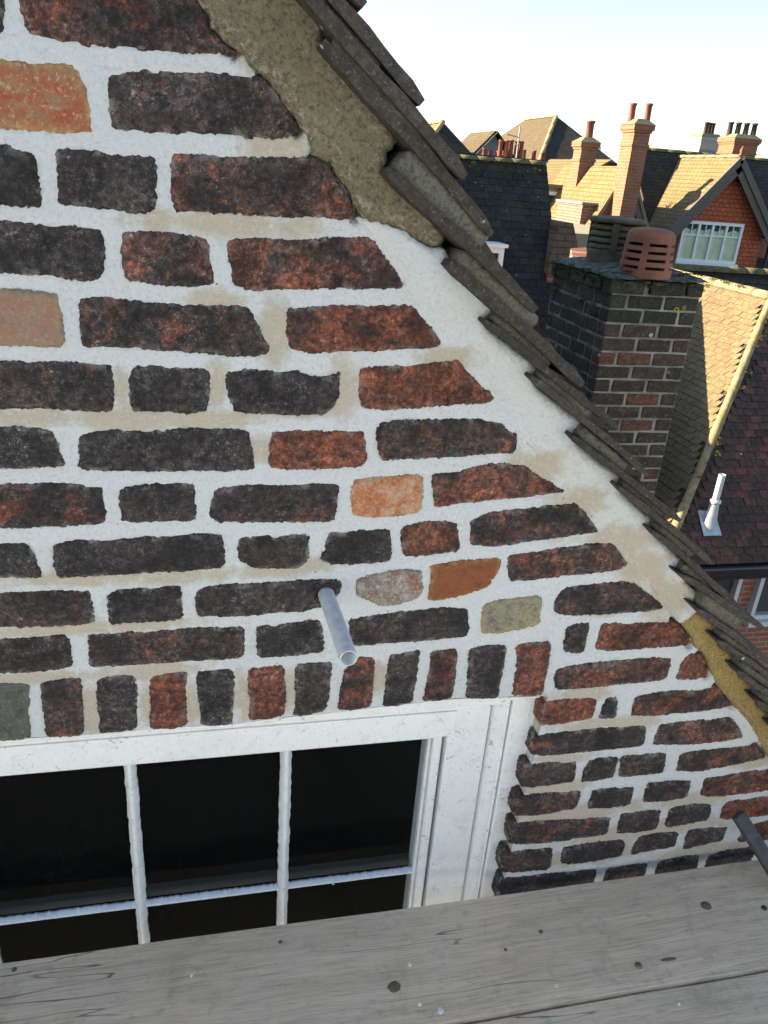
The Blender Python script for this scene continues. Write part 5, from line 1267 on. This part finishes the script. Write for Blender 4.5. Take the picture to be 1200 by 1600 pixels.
# ---- low dark ridge behind the hipped house
q4 = atd(1100, 422, 14.0); n4 = empty('low_ridged_house', (q4.x+1, q4.y, 0), 'low dark-tiled house whose mossy ridge runs behind the sunlit slope', 'house')
z4, y4 = q4.z, q4.y; xa, xb = q4.x-0.6, q4.x+7; t4 = 2.2
rf = MB(); rf.prism([(xa, y4-t4, z4-t4), (xa, y4, z4), (xa, y4+t4, z4-t4)], (xb-xa, 0, 0)); r4 = rf.out('roof', M['dark_tile'], n4)
MB().box(xa+.1, xb-.1, y4-t4+.2, y4+t4-.2, 0, z4-t4+.1).out('wall', M['red_wall'], n4)
half_round(r4, (xa, y4, z4+.02), (xb, y4, z4+.02), 0.11, M['ridge_moss'], 'ridge_tile', (0, 0, 1), 0.35)

# ---- far gabled house: orange tile-hung gable, white four-light window
G = atd(1147, 250, 22.0); yg = G.y; gl = aty(1050, 348, yg); gR = aty(1198, 372, yg)
hw5 = 1.68; dr5 = 1.93; ze5 = G.z - dr5
n5 = empty('gabled_house', (G.x, yg+4, 0), 'gabled house with orange tile-hung gable, brown bargeboards and white four-light window', 'house')
ybk = atx(1060, 241, G.x).y; ybk = max(ybk, yg+2.5)
MB().prism([(G.x-hw5+.12, yg, 0), (G.x+hw5-.12, yg, 0), (G.x+hw5-.12, yg, ze5+.10), (G.x, yg, G.z-.05), (G.x-hw5+.12, yg, ze5+.10)], (0, 1.2, 0)).out('gable', M['gable_tiles'], n5)
ext = 0.28
def slope(name, mat, a, b, c, d, thick, parent):
    a, b, c, d = map(Vector, (a, b, c, d)); n_ = (b-a).cross(d-a).normalized()
    if n_.z < 0: n_ = -n_
    return MB().prism([a, b, c, d], n_*thick).out(name, mat, parent)
A_, B_ = (G.x-hw5-.1, yg-ext, ze5-.12), (G.x, yg-ext, G.z)
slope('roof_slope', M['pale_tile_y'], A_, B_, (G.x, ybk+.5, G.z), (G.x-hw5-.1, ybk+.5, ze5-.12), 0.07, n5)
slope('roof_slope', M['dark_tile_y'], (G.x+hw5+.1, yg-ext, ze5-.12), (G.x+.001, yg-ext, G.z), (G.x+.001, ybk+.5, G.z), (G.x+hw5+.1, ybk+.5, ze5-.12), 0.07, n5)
for s_ in (-1, 1):
    d_ = Vector((s_*(hw5+.1), 0, -dr5-.12)); dn = d_.normalized(); nn_ = Vector((s_*-dn.z, 0, s_*dn.x))
    if nn_.z < 0: nn_ = -nn_
    a = Vector((G.x, yg-ext-.02, G.z))
    MB().prism([a - nn_*.26, a + nn_*0.07, a + d_ + nn_*0.07, a + d_ - nn_*.26], (0, -0.04, 0)).out('bargeboard', M['barge'], n5)
    MB().prism([a - nn_*.08, a + nn_*0.09, a + d_ + nn_*0.09, a + d_ - nn_*.08], (0, -0.09, 0)).out('barge_moulding', M['barge'], n5)
half_round(n5, (G.x, yg-ext, G.z+.09), (G.x, ybk+.5, G.z+.09), 0.09, M['hip'], 'ridge_tile', (0, 0, 1), 0.5)
MB().lathe((G.x, yg-ext, G.z+.12), [(.06, 0), (.05, .08), (.07, .12), (.02, .22), (.0005, .25)], 10).out('finial', M['pot'], n5, True)
wl, wr = aty(1069, 344, yg-.06), aty(1163, 350, yg-.06); wbz = aty(1147, 413, yg-.06).z
framed_window(n5, wl.x, wr.x, wbz, (wl.z+wr.z)/2, yg-.06, lights=4, fw_=0.085, transom=0.66, sub=2, curtain=True)
# main range behind, ridge along x
zm = aty(1060, 241, ybk).z; xm0 = aty(985, 234, ybk).x; xm1 = G.x + 9; hm_ = 4.3; dm_ = hm_*1.05
slope('roof_slope', M['dark_tile'], (xm0, ybk-hm_, zm-dm_), (xm1, ybk-hm_, zm-dm_), (xm1, ybk, zm), (xm0, ybk, zm), 0.06, n5)
slope('roof_slope', M['dark_tile'], (xm0, ybk+hm_, zm-dm_), (xm1, ybk+hm_, zm-dm_), (xm1, ybk, zm), (xm0, ybk, zm), 0.06, n5)
MB().prism([(xm0+.1, ybk-hm_+.2, 0), (xm0+.1, ybk+hm_-.2, 0), (xm0+.1, ybk+hm_-.2, zm-dm_+.1), (xm0+.1, ybk, zm-.1), (xm0+.1, ybk-hm_+.2, zm-dm_+.1)], (xm1-xm0-.2, 0, 0)).out('wall', M['orange_wall'], n5)
half_round(n5, (xm0, ybk, zm+.06), (xm1, ybk, zm+.06), 0.10, M['ridge_moss'], 'ridge_tile', (0, 0, 1), 0.6)
MB().tube((G.x+hw5+.12, yg-.08, 0), (G.x+hw5+.12, yg-.08, ze5-.2), 0.05).out('downpipe', M['gutter'], n5, True)
MB().box(G.x+hw5-.118, G.x+hw5+1.6, yg+.25, yg+1.2, 0, ze5-.1).out('side_wall', M['orange_wall'], n5)
# left wing with the tall stack on its front
Lw = atd(978, 262, 20.6); yl = Lw.y; hl = 1.25; dl_ = 2.3
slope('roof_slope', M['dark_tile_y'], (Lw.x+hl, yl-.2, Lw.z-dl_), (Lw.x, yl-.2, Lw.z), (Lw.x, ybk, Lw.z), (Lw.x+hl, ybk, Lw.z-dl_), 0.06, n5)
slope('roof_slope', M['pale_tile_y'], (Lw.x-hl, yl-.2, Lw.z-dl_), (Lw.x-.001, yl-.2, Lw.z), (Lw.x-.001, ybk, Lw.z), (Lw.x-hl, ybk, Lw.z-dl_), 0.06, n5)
MB().prism([(Lw.x-hl+.1, yl, 0), (Lw.x+hl-.1, yl, 0), (Lw.x+hl-.1, yl, Lw.z-dl_+.15), (Lw.x, yl, Lw.z-.06), (Lw.x-hl+.1, yl, Lw.z-dl_+.15)], (0, ybk-yl, 0)).out('wing_wall', M['orange_wall'], n5)
for s_ in (-1, 1):
    d_ = Vector((s_*(hl+.02), 0, -dl_-.03)); dn = d_.normalized(); nn_ = Vector((s_*-dn.z, 0, s_*dn.x)); nn_ = -nn_ if nn_.z < 0 else nn_
    a = Vector((Lw.x, yl-.22, Lw.z)); MB().prism([a-nn_*.20, a+nn_*.06, a+d_+nn_*.06, a+d_-nn_*.20], (0, -.05, 0)).out('bargeboard', M['barge'], n5)
    a = Vector((Lw.x, yl-.272, Lw.z)); MB().prism([a-nn_*.02, a+nn_*.07, a+d_+nn_*.07, a+d_-nn_*.02], (0, -.03, 0)).out('barge_moulding', M['cement'], n5)
CT = aty(995, 194, yl-0.85); cyf = CT.y; cxr = aty(1008, 200, cyf).x; cxl = CT.x
chA = (CT.x-.02, CT.x+.42, cyf, cyf+.62)
chimney(n5, *chA, 0, CT.z, 'orange_wall', [(CT.x+.06, cyf+.46), (CT.x+.34, cyf+.16)], 0.085, 0.42)
# four-pot stack and the banded stack at the right
C4 = atd(1136, 214, 27.0); cx4 = C4.x
ch = chimney(n5, cx4+.35, cx4+1.30, C4.y, C4.y+0.9, 0, C4.z, 'orange_wall', [(cx4+.46+.24*i, C4.y+.62-.12*i) for i in range(4)], 0.10, 0.45, 'pot_dark')
C5 = atd(1097, 213, 33.0)
n8 = empty('banded_chimney_house', (C5.x+1, C5.y+1, 0), 'distant house behind the gable with a grey and cream banded chimney', 'house')
MB().prism([(C5.x-3, C5.y-2.5, 0), (C5.x-3, C5.y+4, 0), (C5.x-3, C5.y+4, C5.z-4.2), (C5.x-3, C5.y+.7, C5.z-1.3), (C5.x-3, C5.y-2.5, C5.z-4.2)], (8, 0, 0)).out('wall', M['far_tile'], n8)
chimney(n8, C5.x, C5.x+.95, C5.y, C5.y+.9, 3, C5.z, 'pale_render', [(C5.x+.3+.22*i, C5.y+.3+.1*i) for i in range(3)], 0.10, 0.5, 'pot_dark', 'cement', .04)
MB().box(C5.x-.012, C5.x+.962, C5.y-.012, C5.y+.912, C5.z-.85, C5.z-.50).out('band', M['grey_band'], n8)
MB().box(C5.x-.012, C5.x+.962, C5.y-.012, C5.y+.912, C5.z-1.5, C5.z-1.25).out('band', M['grey_band'], n8)

# ---- big hipped roof far off, and two smaller ones
def hip_house(label, near, far, w_, dp_, zeave, mats, name='hip_roofed_house', hipn=1.0):
    """ridge along y from near to far, hip towards us; slopes w_ wide each side, dp_ run of the hip"""
    h = empty(name, (near.x, near.y, 0), label, 'house'); zr_ = near.z; xl, xr_ = near.x-w_, near.x+w_; y0, y1 = near.y-dp_, far+dp_
    a, b, c, d = Vector((xl, y0, zeave)), Vector((xr_, y0, zeave)), Vector((xr_, y1, zeave)), Vector((xl, y1, zeave)); p, q_ = Vector((near.x, near.y, zr_)), Vector((near.x, far, zr_))
    MB().poly([d, a, p, q_]).poly([d, c, b, a]).out('roof_slope', M[mats[0]], h); MB().poly([a, b, p]).out('roof_slope', M[mats[1]], h); MB().poly([b, c, q_, p]).out('roof_slope', M[mats[1]], h); MB().poly([c, d, q_]).out('roof_slope', M[mats[1]], h)
    MB().box(xl+.3, xr_-.3, y0+.3, y1-.3, 0, zeave+.02).out('wall', M['red_wall'], h)
    half_round(h, a, p, 0.13, M['hip'], 'hip_tile', (-1, -1, 1.4), 1.2); half_round(h, p, q_, 0.13, M['hip'], 'ridge_tile', (0, 0, 1), 1.2)
    return h
p6 = atd(869, 181, 46.0); f6 = atx(822, 180, p6.x).y
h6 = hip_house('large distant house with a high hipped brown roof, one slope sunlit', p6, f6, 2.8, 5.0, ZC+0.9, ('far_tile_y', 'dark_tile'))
for i in range(2):
    q_ = p6 + Vector((1.5+.5*i, -1.9, -1.9)); MB().box(q_.x-.16, q_.x+.16, q_.y-.3, q_.y+.2, q_.z-.2, q_.z+.35).out('rooflight', M['white'], h6)
p7 = atd(692, 190, 34.0); f7 = p7.y + 7
h7 = hip_house('distant house with a steep hipped roof beside the verge tiles', p7, f7, 4.5, 4.5, ZC-2.6, ('pale_tile_y', 'dark_tile'))
p9 = atd(776, 206, 38.0); f9 = atx(737, 204, p9.x).y
hg = empty('small_gabled_house', (p9.x, p9.y, 0), 'distant pale-roofed gabled house with dark gable end', 'house')
w9 = 2.4
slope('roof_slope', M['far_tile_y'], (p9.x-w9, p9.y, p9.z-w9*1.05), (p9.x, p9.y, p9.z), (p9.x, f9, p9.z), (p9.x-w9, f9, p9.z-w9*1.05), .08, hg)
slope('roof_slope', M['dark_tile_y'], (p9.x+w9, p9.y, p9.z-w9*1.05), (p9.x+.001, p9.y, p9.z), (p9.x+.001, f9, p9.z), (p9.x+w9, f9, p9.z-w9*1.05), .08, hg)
MB().prism([(p9.x-w9+.2, p9.y+.3, 0), (p9.x+w9-.2, p9.y+.3, 0), (p9.x+w9-.2, p9.y+.3, p9.z-w9*1.05), (p9.x, p9.y+.3, p9.z-.1), (p9.x-w9+.2, p9.y+.3, p9.z-w9*1.05)], (0, f9-p9.y-.4, 0)).out('wall', M['grey_band'], hg)
d_ = Vector((-w9, 0, -w9*1.05)); 
MB().bar((p9.x, p9.y-.02, p9.z-.05), (p9.x-w9, p9.y-.02, p9.z-w9*1.05-.05), (0, .04, 0), (.08, 0, .08)).out('bargeboard', M['white'], hg)

# ---- middle-distance house: sunlit slope, single-pot stack, white dormer, aerial
C2 = atd(913, 222, 24.0); C2 = aty(913, 222, atd(853, 292, 23.5).y - 1.1)
nm = empty('single_pot_house', (C2.x, C2.y, 0), 'house with tall single-pot brick chimney, sunlit slope and white dormer window', 'house')
chimney(nm, C2.x-.05, C2.x+.42, C2.y, C2.y+.50, 0, C2.z, 'orange_wall', [(C2.x+.25, C2.y+.3)], 0.12, 0.5)
s0 = atd(928, 252, 29.0); xs0 = s0.x; zs0 = s0.z
sl_ = 3.4
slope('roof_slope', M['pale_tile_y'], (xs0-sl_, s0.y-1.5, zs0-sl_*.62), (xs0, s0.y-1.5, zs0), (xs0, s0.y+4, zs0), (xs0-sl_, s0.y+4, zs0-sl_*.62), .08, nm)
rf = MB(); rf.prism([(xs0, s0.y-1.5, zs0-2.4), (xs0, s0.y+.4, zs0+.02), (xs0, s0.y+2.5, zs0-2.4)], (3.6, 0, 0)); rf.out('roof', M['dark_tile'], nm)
MB().box(xs0-sl_+.3, xs0+3.4, s0.y-1.3, s0.y+3.8, 0, zs0-sl_*.62+.05).out('wall', M['pale_render'], nm)
dq = atd(853, 292, 23.5); dq2 = aty(880, 297, dq.y)
dd = MB().box(dq.x-.6, dq2.x, dq.y, dq.y+2.4, dq.z-1.15, dq.z).out('dormer', M['pale_render'], nm)
framed_window(nm, dq.x-.4, dq2.x-.12, dq.z-1.0, dq.z-.12, dq.y-.06, lights=2, fw_=.1, sill=False)
MB().box(dq.x-.7, dq2.x+.1, dq.y-.15, dq.y+2.4, dq.z+.002, dq.z+.09).out('dormer_roof', M['cement'], nm)
MB().box(dq.x-1.5, dq2.x+.5, dq.y-.2, dq.y+4.5, 0, dq.z-1.16).out('rear_block', M['red_wall'], nm)
ad = atd(921, 252, 23.0); az0 = aty(914, 297, ad.y).z
ae = MB().tube((ad.x, ad.y, az0-1.0), (ad.x, ad.y, ad.z), 0.022, seg=6).tube((ad.x-.22, ad.y, ad.z-.18), (ad.x+.28, ad.y+.1, ad.z-.22), 0.014, seg=6)
for i in range(6): t = -.2+.09*i; ae.tube((ad.x+t, ad.y-.05, ad.z-.32), (ad.x+t, ad.y+.05, ad.z-.05), 0.008, seg=5)
ae.out('aerial', M['aerial'], nm)
# flat roofs in sun below it
fr0 = atd(858, 345, 19.0); 
nf_ = empty('flat_roofed_block', (fr0.x+1, fr0.y+1.5, 0), 'low sunlit flat-roofed block between the dark roof and the mossy chimney', 'house')
MB().box(fr0.x-1.6, fr0.x+0.55, fr0.y-4.5, fr0.y+3.4, 0, fr0.z).out('wall', M['flat_roof'], nf_)
MB().box(fr0.x-1.7, fr0.x+0.6, fr0.y+3.0, fr0.y+3.5, fr0.z+.002, fr0.z+.14).out('parapet', M['cement'], nf_)
fr1 = atd(925, 328, 21.0); MB().box(fr1.x-.30, fr1.x+.55, fr1.y, fr1.y+1.6, fr0.z-.5, fr1.z+.12).out('penthouse', M['red_wall'], nf_)
MB().box(fr1.x-.35, fr1.x+.6, fr1.y-.06, fr1.y+1.7, fr1.z+.122, fr1.z+.18).out('penthouse_roof', M['grey_band'], nf_)
# hipped outhouse, and an added hidden block that casts the wedge of shade
bq = atd(885, 348, 13.5); nb_ = empty('brown_hipped_outhouse', (bq.x, bq.y+1, 0), 'small brown hipped outhouse roof in front of the flat-roofed block', 'house')
hh = 0.85; tw_ = 0.13; bw_ = 0.36
tv = [(bq.x-tw_, bq.y, bq.z), (bq.x+tw_, bq.y, bq.z), (bq.x+tw_, bq.y+1.2, bq.z), (bq.x-tw_, bq.y+1.2, bq.z)]; bv_ = [(bq.x-bw_, bq.y-.3, bq.z-hh), (bq.x+bw_, bq.y-.3, bq.z-hh), (bq.x+bw_, bq.y+1.9, bq.z-hh), (bq.x-bw_, bq.y+1.9, bq.z-hh)]
rf = MB(); rf.v = tv+bv_; rf.f = [(0, 1, 2, 3)] + [(4+i, 4+(i+1) % 4, (i+1) % 4, i) for i in range(4)]; rf.out('roof', M['far_tile'], nb_)
MB().box(bq.x-bw_+.05, bq.x+bw_-.05, bq.y-.25, bq.y+1.8, 0, bq.z-hh+.02).out('wall', M['red_wall'], nb_)

lt = MB(); A0, B0 = Vector((5.23, 7.42, ZC-2.43)), Vector((5.80, 10.46, ZC-.82)); A0 = A0 + (A0-B0)*0.22  # block added behind the chimney, its top edge shaped to shade the sunlit slope
C0, D0 = Vector((5.42, 10.5, ZC-.86)), Vector((A0.x-.5, A0.y, A0.z-.03))
lt.v = [A0, B0, C0, D0] + [Vector((p.x, p.y, 0)) for p in (A0, B0, C0, D0)]; lt.f = [(0, 1, 2, 3)] + [(4+i, 4+(i+1) % 4, (i+1) % 4, i) for i in range(4)]
lt.out('hidden_shade_block', M['red_wall'], nb_)
# ---- rows of small pots and a pole beyond the dark ridge
for i, (px, py, d_, n_) in enumerate(((771, 253, 26.0, 4), (795, 252, 25.0, 5), (832, 253, 28.0, 3))):
    b_ = atd(px, py, d_); k = empty('pot_row_chimney', (b_.x, b_.y, 0), ['distant chimney with four short pots in a row behind the mossy ridge', 'distant chimney with five tall clay pots behind the mossy ridge', 'distant low chimney with three clay pots behind the mossy ridge'][i], 'chimney')
    MB().box(b_.x-.42, b_.x+.42, b_.y-.3, b_.y+.3, 0, b_.z).out('stack', M['orange_wall'], k)
    MB().box(b_.x-.46, b_.x+.46, b_.y-.34, b_.y+.34, b_.z+.002, b_.z+.07).out('cap', M['cement'], k)
    for j in range(n_):
        hgt = (.30, .52, .30)[i]*random.uniform(.9, 1.1); xx_ = b_.x - .34 + .68*j/max(1, n_-1)
        MB().lathe((xx_, b_.y+random.uniform(-.12, .12), b_.z+.06), [(.085, 0), (.07, hgt*.9), (.085, hgt*.92), (.085, hgt), (.06, hgt)], 10).out('chimney_pot', M['pot'], k, True)
tp_ = atd(813, 197, 24.0); bz_ = aty(810, 258, tp_.y).z
po = MB().tube((tp_.x, tp_.y, 0), (tp_.x, tp_.y, tp_.z), 0.024, seg=8).out('aerial_mast', M['aerial'], None, True, origin=(tp_.x, tp_.y, 0))
tag(po, 'thin pale mast standing against the large distant hipped roof', 'mast')
for z_, l_ in ((.30, .42), (.55, .08)): MB().tube((tp_.x-l_, tp_.y, tp_.z-z_+.04), (tp_.x, tp_.y, tp_.z-z_-.02), 0.018, seg=6).out('arm', M['aerial'], po)

# ---- pale house added out of view behind the scaffold to bounce sun onto the gable
ob = empty('bounce_fill_house', (1, -8.8, 0), 'long pale blue-grey house added out of view behind the scaffold planks to bounce sunlight', 'house')
M['cream'] = plain('pale_bounce_render', (0.56, 0.66, 0.76), 0.9, 0, .12, 1.5)  # tint chosen to cool the light bounced onto the gable
MB().box(-11, 13, -11.3, -6.4, 0, 7.4).out('wall', M['cream'], ob)
rf = MB(); rf.prism([(-11.3, -11.7, 7.3), (-11.3, -6.0, 7.3), (-11.3, -8.85, 10.0)], (24.6, 0, 0)); rf.out('roof', M['far_tile'], ob)
for i in range(6):
    for z_ in (1.0, 3.9):
        x_ = -9.4 + 4.0*i; fr = MB()
        fr.box(x_, x_+.08, -6.42, -6.35, z_, z_+1.4); fr.box(x_+1.1, x_+1.18, -6.42, -6.35, z_, z_+1.4); fr.box(x_+.08, x_+1.1, -6.42, -6.35, z_+1.32, z_+1.4); fr.box(x_+.08, x_+1.1, -6.42, -6.35, z_, z_+.08); fr.box(x_+.56, x_+.62, -6.42, -6.36, z_+.08, z_+1.32)
        fo = fr.out('window', M['white'], ob); MB().quad((x_+.08, -6.38, z_+.08), (x_+1.1, -6.38, z_+.08), (x_+1.1, -6.38, z_+1.32), (x_+.08, -6.38, z_+1.32)).out('pane', M['int_dark'], fo)
